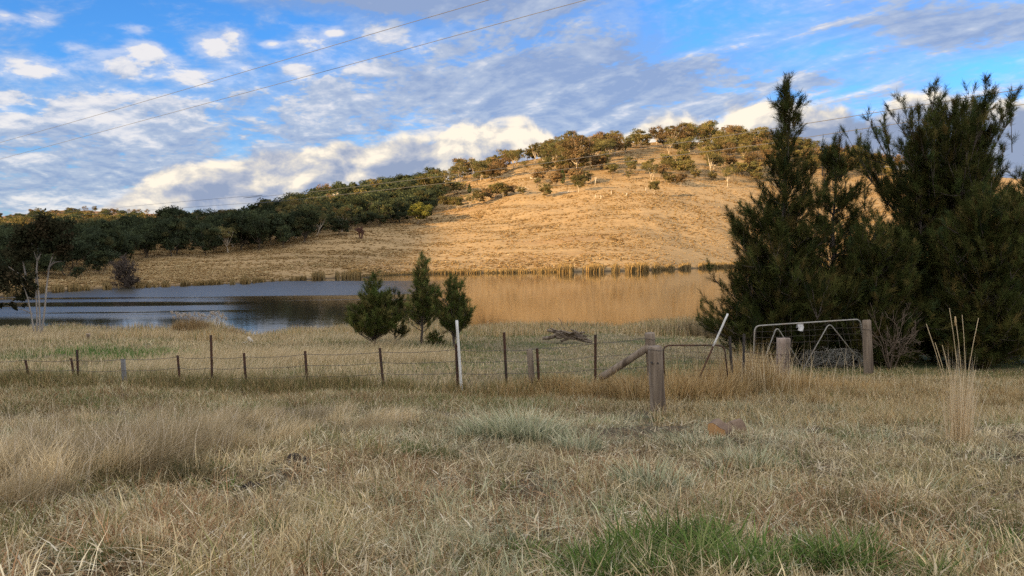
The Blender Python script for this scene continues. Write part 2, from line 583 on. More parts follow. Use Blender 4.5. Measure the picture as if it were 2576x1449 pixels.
def tube_geo(pts, rad, n=7, cap=True, rng=None, wob=0.0):
    pts = np.asarray(pts, float)
    rad = np.broadcast_to(np.asarray(rad, float), (len(pts),)).copy()
    tang = np.gradient(pts, axis=0)
    tang /= np.linalg.norm(tang, axis=1)[:, None] + 1e-9
    ref = np.array([0, 0, 1.0]) if abs(tang[0][2]) < .9 else np.array([1.0, 0, 0])
    V = []
    a = np.linspace(0, 2 * np.pi, n, endpoint=False)
    for i in range(len(pts)):
        s = np.cross(tang[i], ref); s /= np.linalg.norm(s) + 1e-9
        u = np.cross(s, tang[i])
        rr = rad[i] * (1 + (wob * (rng.rand(n) - .5) if wob and rng is not None else 0))
        V.append(pts[i] + (np.cos(a) * rr)[:, None] * s + (np.sin(a) * rr)[:, None] * u)
        ref = u
    V = np.concatenate(V)
    T = []
    for i in range(len(pts) - 1):
        for j in range(n):
            p, q = i * n + j, i * n + (j + 1) % n
            T.append((p, q, q + n)); T.append((p, q + n, p + n))
    if cap:
        b = len(V)
        V = np.vstack([V, pts[0], pts[-1]])
        L = (len(pts) - 1) * n
        for j in range(n):
            T.append((b, (j + 1) % n, j)); T.append((b + 1, L + j, L + (j + 1) % n))
    return V, np.array(T)


class MB:
    def __init__(self):
        self.V, self.T, self.C, self.n = [], [], [], 0

    def add(self, V, T, c=(.5, .5, .5)):
        V = np.asarray(V, float); T = np.asarray(T, int)
        if not len(T):
            return
        self.V.append(V); self.T.append(T + self.n)
        self.C.append(np.broadcast_to(np.asarray(c, float), (len(V), 3)))
        self.n += len(V)

    def tube(self, pts, rad, n=7, c=(.5, .5, .5), **k):
        V, T = tube_geo(pts, rad, n, **k)
        self.add(V, T, c)

    def box(self, c, size, col=(.5, .5, .5), axes=None):
        c = np.asarray(c, float); s = np.asarray(size, float) / 2
        ax = np.eye(3) if axes is None else np.asarray(axes, float)
        V = np.array([c + (ax * (s * np.array(sg))[:, None]).sum(0) for sg in
                      [(-1, -1, -1), (1, -1, -1), (1, 1, -1), (-1, 1, -1), (-1, -1, 1), (1, -1, 1), (1, 1, 1), (-1, 1, 1)]])
        T = [(0, 2, 1), (0, 3, 2), (4, 5, 6), (4, 6, 7), (0, 1, 5), (0, 5, 4), (1, 2, 6), (1, 6, 5), (2, 3, 7), (2, 7, 6), (3, 0, 4), (3, 4, 7)]
        self.add(V, T, col)

    def get(self):
        return np.concatenate(self.V), np.concatenate(self.T), np.concatenate(self.C)

    def build(self, name, mat, parent=None, loc=None, smooth=True):
        V, T, C = self.get()
        return link(name, mesh_np(name, V, T, C, mat, smooth=smooth), parent, loc)


def blades(P, H, W, az, lean, C, rng, bend=.5, tipc=None):
    """grass blades as two-segment ribbons: P base points, lean = horizontal reach / height"""
    n = len(P)
    d = np.stack([np.cos(az), np.sin(az), np.zeros(n)], 1)
    fa = rng.rand(n) * np.pi * 2
    side = np.stack([np.cos(fa), np.sin(fa), np.zeros(n)], 1) * (W / 2)[:, None]
    inv = 1 / np.sqrt(1 + lean ** 2)
    up = np.array([0, 0, 1.0])
    mid = P + (d * (lean * inv * H * .5 * (1 - bend))[:, None]) + up * (H * inv * .58)[:, None]
    tip = P + d * (lean * inv * H)[:, None] + up * (H * inv)[:, None]
    V = np.empty((n, 5, 3))
    V[:, 0] = P - side; V[:, 1] = P + side
    V[:, 2] = mid - side * .8; V[:, 3] = mid + side * .8
    V[:, 4] = tip
    b = np.arange(n)[:, None] * 5
    T = np.concatenate([b + np.array([0, 1, 3]), b + np.array([0, 3, 2]), b + np.array([2, 3, 4])], 0)
    CC = np.repeat(C[:, None, :], 5, 1)
    return V.reshape(-1, 3), T, CC.reshape(-1, 3)


def pick(rng, n, pal, jit=.18):
    """n colours from a weighted palette [(w, (r, g, b))]"""
    w = np.array([p[0] for p in pal], float); w /= w.sum()
    c = np.array([p[1] for p in pal])[rng.choice(len(pal), n, p=w)]
    return c * (1 + (rng.rand(n, 1) - .5) * 2 * jit)


MAT = {}
MAT['grass'] = mat_leaf("grass_blades", .35, 1.28, rand=0.0)
MAT['tussock'] = mat_leaf("tussock_blades", .35, 1.0, rand=0.0)
MAT['reed'] = mat_leaf("reed_blades", .3, 1.0, rand=0.0)
MAT['gumleaf'] = mat_leaf("gum_leaves", .22, 1.0, rand=.28)
MAT['needle'] = mat_leaf("casuarina_needles", .25, 1.0, rand=.1)
MAT['ground'] = mat_ground()
MAT['water'] = mat_water()
MAT['white_bark'] = mat_noise("pale_gum_bark", (.50, .44, .36), (.34, .29, .23), 2.0, 5, .8, (1, 1, .25), .15)
MAT['gum_bark'] = mat_noise("smooth_grey_gum_bark", (.33, .30, .27), (.20, .175, .155), 3.0, 5, .8, (1, 1, .25), .2, c3=(.10, .08, .065))
MAT['dark_bark'] = mat_noise("dark_bark", (.055, .045, .035), (.11, .09, .07), 6, 5, .9, (1, 1, .2), .4)
MAT['old_wood'] = mat_noise("weathered_wood", (.15, .115, .085), (.27, .215, .165), 14, 8, .9, (1, 1, .07), .9, c3=(.085, .06, .042), bdist=.015)
MAT['grey_wood'] = mat_noise("grey_weathered_wood", (.15, .15, .155), (.25, .25, .255), 14, 8, .9, (1, 1, .08), .7, bdist=.012)
MAT['stump_wood'] = mat_noise("pinkish_weathered_wood", (.22, .165, .135), (.36, .29, .245), 14, 8, .9, (1, 1, .08), .8, c3=(.14, .11, .09), bdist=.015)
MAT['rust'] = mat_noise("rusty_steel", (.055, .028, .018), (.10, .048, .028), 20, 6, .9, (1, 1, .4), .3, c3=(.04, .03, .026), bdist=.004)
MAT['dark_steel'] = mat_noise("dark_steel", (.035, .03, .028), (.06, .05, .045), 20, 6, .8, (1, 1, .4), .2, bdist=.003)
MAT['galv'] = mat_noise("galvanised_pipe", (.24, .235, .215), (.36, .35, .32), 12, 6, .6, (1, 1, 1), .1, c3=(.28, .235, .19), bdist=.003)
MAT['wire'] = mat_noise("old_fence_wire", (.07, .06, .055), (.13, .11, .095), 30, 3, .7, (1, 1, 1), 0)
MAT['pole_white'] = mat_noise("white_painted_pole", (.60, .60, .58), (.70, .70, .69), 9, 5, .6, (1, 1, .3), .1, c3=(.42, .36, .29), bdist=.003)
MAT['cable'] = mat_noise("power_cable", (.06, .065, .075), (.08, .085, .095), 3, 2, .6, (1, 1, 1), 0)

# ------------------------------------------------------------------ ground, hill that shades the foreground, lake
def ground_colours(x, y, z):
    px = CX + F * np.clip(x / np.maximum(y, 1), -1.2, 1.2)
    n = len(x)
    C = np.empty((n, 3)); C[:] = (.095, .074, .047)
    gn = fbm(x * .22 + 3, y * .22 + 8, 4)
    grn = sstep(gn, .52, .66) * sstep(y, 17, 23) * (1 - sstep(y, 40, 46))
    C = C * (1 - grn[:, None]) + np.array([.085, .105, .045]) * grn[:, None]
    pad = sstep(y, 19, 24) * (1 - sstep(y, 44, 50)) * (1 - grn)
    C = C * (1 - pad[:, None]) + np.array([.20, .165, .10]) * pad[:, None]
    mud = sstep(z, .12, -.1)
    C = C * (1 - mud[:, None]) + np.array([.05, .042, .03]) * mud[:, None]
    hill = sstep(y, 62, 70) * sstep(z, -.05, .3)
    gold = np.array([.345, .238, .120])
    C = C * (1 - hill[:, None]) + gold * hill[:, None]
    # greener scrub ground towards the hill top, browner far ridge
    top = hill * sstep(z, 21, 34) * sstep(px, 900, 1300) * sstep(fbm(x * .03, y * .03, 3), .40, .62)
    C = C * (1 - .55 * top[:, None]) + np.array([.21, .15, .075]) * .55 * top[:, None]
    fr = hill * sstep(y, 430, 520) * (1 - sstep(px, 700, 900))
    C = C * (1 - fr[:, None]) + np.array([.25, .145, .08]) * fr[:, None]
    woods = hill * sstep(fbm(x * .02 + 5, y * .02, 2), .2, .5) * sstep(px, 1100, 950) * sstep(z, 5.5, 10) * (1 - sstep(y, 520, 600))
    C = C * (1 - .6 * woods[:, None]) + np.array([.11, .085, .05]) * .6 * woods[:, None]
    return C


def build_ground():
    cen = np.linspace(-.62, .62, 560)
    out1 = np.linspace(.62, math.pi, 110)[1:]
    th = np.concatenate([-out1[::-1][1:], cen, out1])          # around the camera
    r = [0.0, .8]
    while r[-1] < 4500:
        q = 1.016 if r[-1] < 60 else (1.011 if r[-1] < 420 else (1.02 if r[-1] < 900 else 1.12))
        r.append(r[-1] * q if r[-1] >= 2.5 else r[-1] + .25)
    r = np.array(r[1:])
    A, R = np.meshgrid(th, r, indexing='ij')
    x = (np.sin(A) * R).ravel(); y = (np.cos(A) * R).ravel()
    z = ground_z(x, y)
    far = sstep(np.hypot(x, y), 1200, 2500)
    z = z * (1 - far) + (-30) * far
    V = np.stack([x, y, z], 1)
    nt, nr = len(th), len(r)
    i, j = np.meshgrid(np.arange(nt), np.arange(nr - 1), indexing='ij')
    i2 = (i + 1) % nt
    a = i * nr + j; b = i * nr + j + 1; c = i2 * nr + j + 1; d = i2 * nr + j
    Q = np.stack([a.ravel(), b.ravel(), c.ravel(), d.ravel()], 1)
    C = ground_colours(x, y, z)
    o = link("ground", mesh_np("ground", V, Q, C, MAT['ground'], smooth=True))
    o["kind"] = "structure"; o["label"] = "paddock and grassy hillside"
    return o


UD = np.array([-sh[1], sh[0]])               # horizontal axis across the sun's direction
def sun_uv(p):
    u = p[0] * UD[0] + p[1] * UD[1]
    t = p[0] * sh[0] + p[1] * sh[1]
    v = p[2] * math.cos(SUN_EL) - t * math.sin(SUN_EL)
    return u, v


def shade_curve():
    pts = []
    for (px, py, dz) in [(790, 694, 0), (1010, 628, 0), (1060, 585, 0)]:
        p = ground_hit(px, py, 60); p[2] += dz
        pts.append(sun_uv(p))
    for (px, py, D) in [(880, 474, 275), (760, 512, 255), (640, 552, 290), (520, 574, 290), (350, 584, 280), (180, 588, 280), (40, 594, 280), (-200, 596, 280)]:
        pts.append(sun_uv(P3(px, py, D)))
    return pts


def build_shade_hill():  # off-screen ridge, its crest shaped to throw the wanted shadow edge
    pts = sorted(shade_curve())
    us = [p[0] for p in pts]; vs = [p[1] for p in pts]
    print("shade curve", [(round(a), round(b, 1)) for a, b in pts])
    us += [us[-1] + 14, us[-1] + 40, us[-1] + 75, 60, 400]; vs += [vs[-1] + 3, 14, 21, 23, 26]
    us = [us[0] - 600] + us; vs = [vs[0] - 4] + vs
    L = 330.0
    u = np.linspace(-1150, 380, 520)
    vc = np.interp(u, us, vs)
    ker = np.ones(7) / 7
    vc = np.convolve(np.pad(vc, 3, mode='edge'), ker, 'valid')
    vc = vc + (fbm(u * .08, u * 0 + 3, 3) - .5) * 2.2
    zt = (vc + L * math.sin(SUN_EL)) / math.cos(SUN_EL)
    w = np.linspace(-1, 1, 25)
    prof = np.cos(w * math.pi / 2) ** 1.3
    V = []
    for k, ww in enumerate(w):
        t = L + ww * 150
        xx = sh[0] * t + UD[0] * u; yy = sh[1] * t + UD[1] * u
        zz = -8 + (zt + 8) * prof[k] + (fbm(xx * .05, yy * .05, 3) - .5) * 3 * (1 - prof[k] ** 4) * prof[k]
        V.append(np.stack([xx, yy, zz], 1))
    V = np.concatenate(V)
    nu = len(u)
    i, j = np.meshgrid(np.arange(len(w) - 1), np.arange(nu - 1), indexing='ij')
    a = i * nu + j
    Q = np.stack([a.ravel(), (a + nu).ravel(), (a + nu + 1).ravel(), (a + 1).ravel()], 1)
    C = np.empty((len(V), 3)); C[:] = (.34, .24, .12)
    o = link("hill", mesh_np("hill", V, Q, C, MAT['ground'], smooth=True))
    o["kind"] = "structure"; o["label"] = "unseen hill off to the left, shaped to shade the foreground"


def build_water():
    V = [(-400, 30, 0), (400, 30, 0), (400, 230, 0), (-400, 230, 0)]
    o = link("water", mesh_np("water", V, [(0, 1, 2, 3)], None, MAT['water']))
    o["kind"] = "structure"; o["label"] = "still lake with wind ripples on the left"


build_ground()
build_shade_hill()
build_water()

# ------------------------------------------------------------------ trees of the hills
GUM_COL = [(3, (.135, .122, .050)), (3, (.115, .108, .046)), (2, (.165, .135, .058)), (1.5, (.175, .125, .06)), (1, (.085, .095, .045))]


def leaf_faces(cen, size, rng, up=.35):
    """random leaf-cluster quads -> two triangles each"""
    n = len(cen)
    a = rng.normal(size=(n, 3)); a /= np.linalg.norm(a, axis=1)[:, None]
    b = rng.normal(size=(n, 3)); b -= (a * b).sum(1)[:, None] * a
    b /= np.linalg.norm(b, axis=1)[:, None] + 1e-9
    s = size[:, None]
    V = np.stack([cen - a * s, cen - b * s * .55, cen + a * s, cen + b * s * .55], 1)
    k = np.arange(n)[:, None] * 4
    T = np.concatenate([k + np.array([0, 1, 2]), k + np.array([0, 2, 3])], 0)
    return V.reshape(-1, 3), T


def gum_proto(seed, H=8.0, spread=3.0, bare=.35, nclump=16, leaf=.26, per=70, pal=GUM_COL, lean=.1, flat=.75, nstem=1):
    """trunk mesh with forking limbs, and a crown of separate leaf clumps at the limb ends"""
    rng = np.random.RandomState(seed)
    tb = MB()
    clumps = []
    for st in range(nstem):
        la = rng.rand() * 6.28
        d = np.array([math.cos(la), math.sin(la), 0]) * (lean if nstem == 1 else .30 + .25 * rng.rand()) * H
        fork = H * bare * rng.uniform(.6, 1.0)
        base = np.array([0, 0, -.3]) + d * .02
        k = np.linspace(0, 1, 5)
        top = np.array([d[0] * bare, d[1] * bare, fork])
        pts = base + (top - base) * k[:, None] + (rng.rand(5, 3) - .5) * [.25, .25, 0] * (k * (1 - k) * 4)[:, None]
        r0 = H * .0195 / math.sqrt(nstem)
        tb.tube(pts, r0 * (1 - .35 * k), 6)
        nl = max(3, int(nclump / nstem / 2))
        for i in range(nl):
            az = i * 2.4 + rng.rand() * 1.2 + la
            rr = spread * rng.uniform(.25, 1.0)
            hh = rng.uniform(bare + .08, .97) * H
            hh = min(hh, H * (1.02 - .35 * (rr / spread) ** 2))
            end = np.array([math.cos(az) * rr, math.sin(az) * rr, hh]) + d * hh / H * .7
            kk = np.linspace(0, 1, 5)
            mid = (top + end) / 2 + np.array([0, 0, -.06 * H]) + (rng.rand(3) - .5) * .08 * H
            st0 = pts[-1] if rng.rand() < .7 else pts[-2]
            lp = (1 - kk[:, None]) ** 2 * st0 + 2 * (kk * (1 - kk))[:, None] * mid + (kk ** 2)[:, None] * end
            tb.tube(lp, r0 * .6 * (1 - .8 * kk), 5)
            cr = spread * rng.uniform(.30, .52)
            clumps.append((end, cr))
            q = lp[3] + (rng.rand(3) - .5) * spread * .7
            q[2] = max(q[2], H * bare * .9)
            clumps.append((q, cr * rng.uniform(.6, .95)))
    V, T, C = tb.get()
    trunk = mesh_np("trunk", V, T, C, None, smooth=True)
    cen, col = [], []
    for i in range(int(nclump * .6)):
        a = rng.rand() * 6.28; rr = spread * .85 * math.sqrt(rng.rand()); hh = H * rng.uniform(bare + .12, .98)
        hh = min(hh, H * (1.0 - .33 * (rr / spread) ** 2))
        clumps.append((np.array([math.cos(a) * rr, math.sin(a) * rr, hh]), spread * rng.uniform(.22, .42)))
    for (e, cr) in clumps:
        n = int(per * rng.uniform(.7, 1.3) * 1.35)
        p = rng.normal(size=(n, 3)); p /= np.linalg.norm(p, axis=1)[:, None]
        p *= (rng.rand(n, 1) ** .45) * cr * np.array([1, 1, flat * .75])
        p[:, 2] += np.abs(p[:, 2]) * .2
        cen.append(e + p)
        col.append(np.repeat(pick(rng, 1, pal, .22), n, 0) * (1 + (rng.rand(n, 1) - .5) * .5))
    cen = np.concatenate(cen); col = np.concatenate(col)
    V, T = leaf_faces(cen, leaf * .80 * rng.uniform(.6, 1.25, len(cen)), rng)
    crown = mesh_np("crown", V, T, np.repeat(col, 4, 0), None)
    return trunk, crown, H


def with_mats(pr, tm, cm):
    t, c, H = pr
    t.materials.append(tm); c.materials.append(cm)
    return (t, c, H)


OLIVE = [(3, (.150, .130, .050)), (3, (.125, .115, .045)), (2, (.175, .135, .06))]
BROWNISH = [(3, (.175, .118, .062)), (3, (.145, .105, .055)), (2, (.125, .100, .05))]
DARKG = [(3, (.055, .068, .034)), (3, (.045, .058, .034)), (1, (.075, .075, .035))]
W, G_, DB, LF = MAT['white_bark'], MAT['gum_bark'], MAT['dark_bark'], MAT['gumleaf']
PROTO = {
    'tall_open': [with_mats(gum_proto(s, 10, 3.0, .45, 18, .24, 42, BROWNISH, .08, .6), W, LF) for s in (1, 2)],
    'dome': [with_mats(gum_proto(s, 8, 3.4, .32, 30, .25, 75, p, .06, .75), W, LF) for s, p in ((3, OLIVE), (4, BROWNISH), (5, GUM_COL), (31, GUM_COL))],
    'white_trunk': [with_mats(gum_proto(s, 8, 2.8, .42, 18, .23, 50, GUM_COL, .12, .7, n), W, LF) for s, n in ((6, 1), (7, 2), (8, 3), (32, 2))],
    'bushy': [with_mats(gum_proto(s, 5, 2.3, .22, 26, .23, 70, p, .05, .8, 2), W, LF) for s, p in ((9, OLIVE), (10, GUM_COL), (33, BROWNISH))],
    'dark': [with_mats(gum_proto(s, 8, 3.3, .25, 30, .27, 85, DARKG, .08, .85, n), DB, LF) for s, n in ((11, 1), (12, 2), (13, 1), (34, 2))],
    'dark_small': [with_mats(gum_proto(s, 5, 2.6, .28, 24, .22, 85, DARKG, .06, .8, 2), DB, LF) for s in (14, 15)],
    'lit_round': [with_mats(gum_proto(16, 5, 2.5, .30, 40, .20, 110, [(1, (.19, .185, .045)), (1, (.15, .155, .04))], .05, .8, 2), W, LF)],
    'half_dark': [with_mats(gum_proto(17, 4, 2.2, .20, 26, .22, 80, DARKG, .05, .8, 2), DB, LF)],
}


def cone_proto(seed, H=6.0, R=1.3):
    rng = np.random.RandomState(seed)
    tb = MB(); tb.tube([(0, 0, -.2), (0, 0, H * .9)], [.12, .03], 6)
    V, T, C = tb.get(); trunk = mesh_np("trunk", V, T, C, None, smooth=True)
    n = 2200
    h = rng.rand(n) ** .8
    r = R * np.sin(np.pi * (h * .93 + .07) ** .75) * rng.rand(n) ** .35 * (1 + .2 * np.sin(h * 25))
    a = rng.rand(n) * 6.28
    cen = np.stack([np.cos(a) * r, np.sin(a) * r, .25 + h * H], 1)
    V, T = leaf_faces(cen, .17 * rng.uniform(.6, 1.2, n), rng)
    crown = mesh_np("crown", V, T, np.repeat(pick(rng, n, [(1, (.045, .075, .028)), (1, (.06, .085, .03))], .3), 4, 0), None)
    return trunk, crown, H


PROTO['cone'] = [with_mats(cone_proto(20), DB, LF)]


def twig_tree(seed, H, nstem, spread, levels=4, r0=.05, ang=.5, kids=3, wgt=.65, up=.25, mat=None, name="branches", nseg=5, rmin=.004):
    """a leafless tree or shrub: forking twigs as one mesh"""
    rng = np.random.RandomState(seed)
    mb = MB()

    def grow(p, d, L, r, lev):
        k = 4
        pts = [p]
        dd = d.copy()
        for i in range(k):
            dd = dd + (rng.rand(3) - .5) * .35 + np.array([0, 0, up * .1])
            dd /= np.linalg.norm(dd)
            pts.append(pts[-1] + dd * L / k)
        mb.tube(pts, np.linspace(r, max(r * .55, rmin), k + 1), nseg if lev < 2 else 3, cap=False)
        if lev >= levels:
            return
        for c in range(kids + (rng.rand() < .4)):
            q = pts[rng.randint(2, k + 1)]
            nd = dd + rng.normal(size=3) * ang + np.array([0, 0, up])
            nd /= np.linalg.norm(nd)
            grow(q, nd, L * wgt * rng.uniform(.7, 1.2), max(r * .55, rmin), lev + 1)
    for s in range(nstem):
        a = rng.rand() * 6.28
        d = np.array([math.cos(a) * spread, math.sin(a) * spread, 1.0]); d /= np.linalg.norm(d)
        grow(np.array([math.cos(a) * r0, math.sin(a) * r0, -.1]), d, H * .38 * rng.uniform(.8, 1.2), r0, 0)
    V, T, C = mb.get()
    return mesh_np(name, V, T, C, mat, smooth=True)


PLANNED = []        # (proto kind, variant, base point, height, rotation, width factor, label, group)


def plan_px(kind, px, py, h_px, label, group=None, var=0, wf=1.0, dmin=60, D=None):
    p = ground_hit(px, py, dmin) if D is None else on_ground(px, D)
    PLANNED.append([kind, var, p, h_px / F * p[1], random.random() * 6.28, wf, label, group])


random.seed(5)
SKY_G = "gum trees along the crest of the hill"
plan_px('tall_open', 1250, 407, 56, "tall open-crowned gum standing high against the white cloud", SKY_G, 0, 1.0)
plan_px('dome', 1293, 407, 44, "brown domed gum just right of the tall open-crowned one on the crest", SKY_G, 1, 1.2)
plan_px('dome', 1209, 455, 52, "dense grey-green gum with dark trunk at the left end of the bare slope", SKY_G, 2, 1.0)
plan_px('dome', 1450, 437, 92, "largest brown domed gum with tall white trunk below the hill crest", SKY_G, 1, .95)
plan_px('dome', 1503, 364, 27, "dark rounded gum on the crest beside the bare golden gap", SKY_G, 3, 1.0)
plan_px('bushy', 1537, 360, 24, "first small gum left of the clumpy tree on the bare crest", SKY_G, 0)
plan_px('bushy', 1555, 358, 27, "thin-stemmed small gum hard by the clumpy tree on the bare crest", SKY_G, 1)
plan_px('bushy', 1568, 356, 26, "low gum touching the clumpy tree on the bare crest", SKY_G, 2)
plan_px('dome', 1589, 359, 52, "clumpy bright green gum standing alone on the bare crest", SKY_G, 0, .85)
plan_px('tall_open', 1689, 371, 62, "wide gum with straight white trunk at the crest's wooded part", SKY_G, 1, 1.25)
plan_px('dome', 1722, 364, 44, "dark gum right of the white-trunked crest tree", SKY_G, 1, 1.0)
plan_px('dome', 1758, 362, 42, "flat-topped brown gum in the middle of the wooded crest", SKY_G, 3, 1.2)
plan_px('dome', 1787, 362, 60, "highest rounded gum on the wooded crest", SKY_G, 2, .85)
plan_px('dome', 1842, 362, 46, "broad flat-domed gum on the crest before the tall casuarina", SKY_G, 1, 1.2)
plan_px('dome', 1880, 366, 42, "gum on the crest left of the casuarina's tip", SKY_G, 0, 1.0)
plan_px('dome', 1910, 372, 54, "last crest gum touching the tall casuarina", SKY_G, 2, 1.0)
SLOPE_G = "gum trees scattered on the sunlit slope"
plan_px('cone', 1415, 462, 36, "narrow dark green conical tree on the sunlit slope", None)
plan_px('cone', 1181, 487, 24, "small dark conical tree above the bushes of the slope's lower edge", None)
plan_px('dome', 1456, 484, 46, "dark round-headed gum below the narrow conical tree", SLOPE_G, 2, .9)
plan_px('bushy', 1375, 496, 34, "low rounded bushy gum at the lower left edge of the scrub", SLOPE_G, 1, 1.0)
plan_px('white_trunk', 1637, 459, 52, "white forked gum with thin crown in mid slope", SLOPE_G, 1, 1.0)
plan_px('white_trunk', 1829, 471, 47, "lone gum with white foot on the bare slope near the casuarina", SLOPE_G, 0, .85)
plan_px('white_trunk', 1787, 438, 56, "tall gum with thin straight white trunk at the scrub's right side", SLOPE_G, 0, 1.0)
plan_px('bushy', 1645, 489, 36, "small olive gum lowest on the slope in the middle", SLOPE_G, 0, .8)
plan_px('bushy', 1712, 468, 32, "small round gum right of the white forked one", SLOPE_G, 2, .9)
plan_px('bushy', 1682, 464, 30, "dark bushy gum between the white forked and the round small one", SLOPE_G, 1, 1.1)
plan_px('bushy', 1312, 491, 22, "dark low bush above the shadowed grass edge", SLOPE_G, 1, 1.0)
plan_px('white_trunk', 1179, 524, 38, "white-stemmed gum at the lower tip of the slope's left scrub", SLOPE_G, 1, .9)
for i, (px, py, h) in enumerate([(1150, 528, 34), (1205, 512, 34), (1225, 506, 36), (1245, 500, 40), (1265, 496, 36), (1285, 490, 26), (1125, 527, 36)]):
    plan_px('bushy', px, py, h, "bushy gum in the row along the scrub's lower left edge", "bushes along the scrub's lower left edge", i % 3, 1.0)
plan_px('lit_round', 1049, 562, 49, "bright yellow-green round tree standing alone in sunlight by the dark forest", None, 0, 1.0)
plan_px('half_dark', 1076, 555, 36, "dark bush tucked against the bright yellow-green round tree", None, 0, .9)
EDGE_G = "dark trees at the forest's lower edge"
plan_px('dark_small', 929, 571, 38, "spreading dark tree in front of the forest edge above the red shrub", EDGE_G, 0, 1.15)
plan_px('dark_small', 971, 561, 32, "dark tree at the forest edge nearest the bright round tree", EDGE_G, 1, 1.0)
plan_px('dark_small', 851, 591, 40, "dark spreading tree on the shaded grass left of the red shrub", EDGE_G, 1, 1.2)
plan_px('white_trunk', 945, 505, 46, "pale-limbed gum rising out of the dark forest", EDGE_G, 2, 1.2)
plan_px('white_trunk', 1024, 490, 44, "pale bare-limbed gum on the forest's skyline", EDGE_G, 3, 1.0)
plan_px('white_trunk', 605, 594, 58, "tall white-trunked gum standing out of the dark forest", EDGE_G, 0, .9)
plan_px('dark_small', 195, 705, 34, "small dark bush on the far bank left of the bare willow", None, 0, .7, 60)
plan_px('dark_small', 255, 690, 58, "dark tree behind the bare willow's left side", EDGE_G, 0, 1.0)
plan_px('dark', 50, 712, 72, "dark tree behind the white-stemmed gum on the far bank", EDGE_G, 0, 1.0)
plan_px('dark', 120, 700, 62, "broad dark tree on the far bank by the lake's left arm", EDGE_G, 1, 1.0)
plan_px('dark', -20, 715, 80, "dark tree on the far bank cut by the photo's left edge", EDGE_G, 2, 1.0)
for i, (px, py, h) in enumerate([(355, 549, 14), (372, 545, 16), (500, 553, 14)]):
    plan_px('tall_open', px, py - 8, h + 6, "tiny lone gum on the far ridge's skyline", "lone gums on the far ridge", i % 2, 1.0, D=600)

rg = np.random.RandomState(77)


def clear_of(p, dist):
    return all((p[0] - q[2][0]) ** 2 + (p[1] - q[2][1]) ** 2 > dist * dist for q in PLANNED)


def scatter(n, pxr, smin, smax, kinds, hr, label, group, dens, dist, tries=60):
    cnt = 0
    for _ in range(n * tries):
        if cnt >= n:
            break
        px = rg.uniform(*pxr)
        s0, s1 = float(np.interp(px, *zip(*smin))), float(np.interp(px, *zip(*smax)))
        s = rg.uniform(s0, s1)
        Ds = float(smoothc(px, SHORE)); Dr = float(smoothc(px, RID_D))
        D = Ds + s * (Dr - Ds)
        p = on_ground(px, D)
        if rg.rand() > dens(p, px, s) or not clear_of(p, dist):
            continue
        k = kinds[rg.randint(len(kinds))]
        PLANNED.append([k, rg.randint(10), p, rg.uniform(*hr), rg.rand() * 6.28, rg.uniform(.85, 1.2), label, group])
        cnt += 1


def dn(sc, lo, hi, off=0):
    return lambda p, px, s: float(sstep(fbm(np.array([p[0] * sc + off]), np.array([p[1] * sc + off]), 3), lo, hi)[0])


# wooded crest and upper slope on the right
scatter(140, (1330, 2230), [(1330, .60), (1480, .62), (1600, .58), (1750, .50), (1900, .55), (2230, .70)], [(1330, .98), (1480, .86), (1640, .86), (1700, 1.04), (2230, 1.10)],
        ['dome', 'white_trunk', 'bushy', 'white_trunk', 'dome'], (4.2, 7.8), "olive-brown gum in the scattered scrub of the sunlit upper slope", "scrub gums of the sunlit upper slope",
        dn(.04, .28, .48), 4.0)
scatter(45, (1330, 1900), [(1330, .45), (1480, .42), (1750, .42), (1900, .45)], [(1330, .62), (1480, .62), (1600, .58), (1900, .58)],
        ['white_trunk', 'bushy', 'bushy'], (2.5, 5.2), "small gum or bush low among the sunlit scattered scrub", "low bushes under the scrub",
        dn(.05, .42, .56, 9), 4.5)
scatter(22, (1680, 2260), [(1680, .93), (2260, .93)], [(1680, 1.06), (2260, 1.07)], ['dome', 'dome', 'tall_open'], (6.5, 10.0),
        "tall gum crowding the wooded crest", "gums crowding the wooded crest", lambda p, px, s: 1, 4.0)
scatter(46, (1080, 1420), [(1080, .50), (1230, .62), (1420, .60)], [(1080, 1.0), (1200, 1.02), (1420, 1.0)],
        ['dome', 'white_trunk', 'bushy', 'white_trunk'], (4.0, 7.5), "gum among the sunlit trees above the forest's right end", "gums above the forest's right end",
        dn(.04, .20, .45, 3), 4.0)
# forest on the left: lower edge runs from the lake's arm up to the lone bright tree
EDGE = [(-80, 718), (100, 705), (230, 690), (350, 655), (450, 645), (560, 638), (700, 626), (780, 610), (850, 594), (950, 572), (1040, 548), (1100, 528)]
esd = []
for px, py in EDGE:
    p = ground_hit(px, py, 60)
    esd.append((px, p[1]))


def forest(n, pxr, dmaxf, label, group, hr, kinds, dist, keep):
    cnt = 0
    for _ in range(n * 40):
        if cnt >= n:
            break
        px = rg.uniform(*pxr)
        D0 = float(np.interp(px, *zip(*esd))); D1 = dmaxf(px)
        if D1 <= D0 + 2:
            continue
        D = D0 + (D1 - D0) * rg.rand() ** 1.1
        p = on_ground(px, D)
        if rg.rand() > keep(p, px, D) or not clear_of(p, dist(D)):
            continue
        PLANNED.append([kinds[rg.randint(len(kinds))], rg.randint(10), p, rg.uniform(*hr), rg.rand() * 6.28, rg.uniform(.9, 1.25), label, group])
        cnt += 1


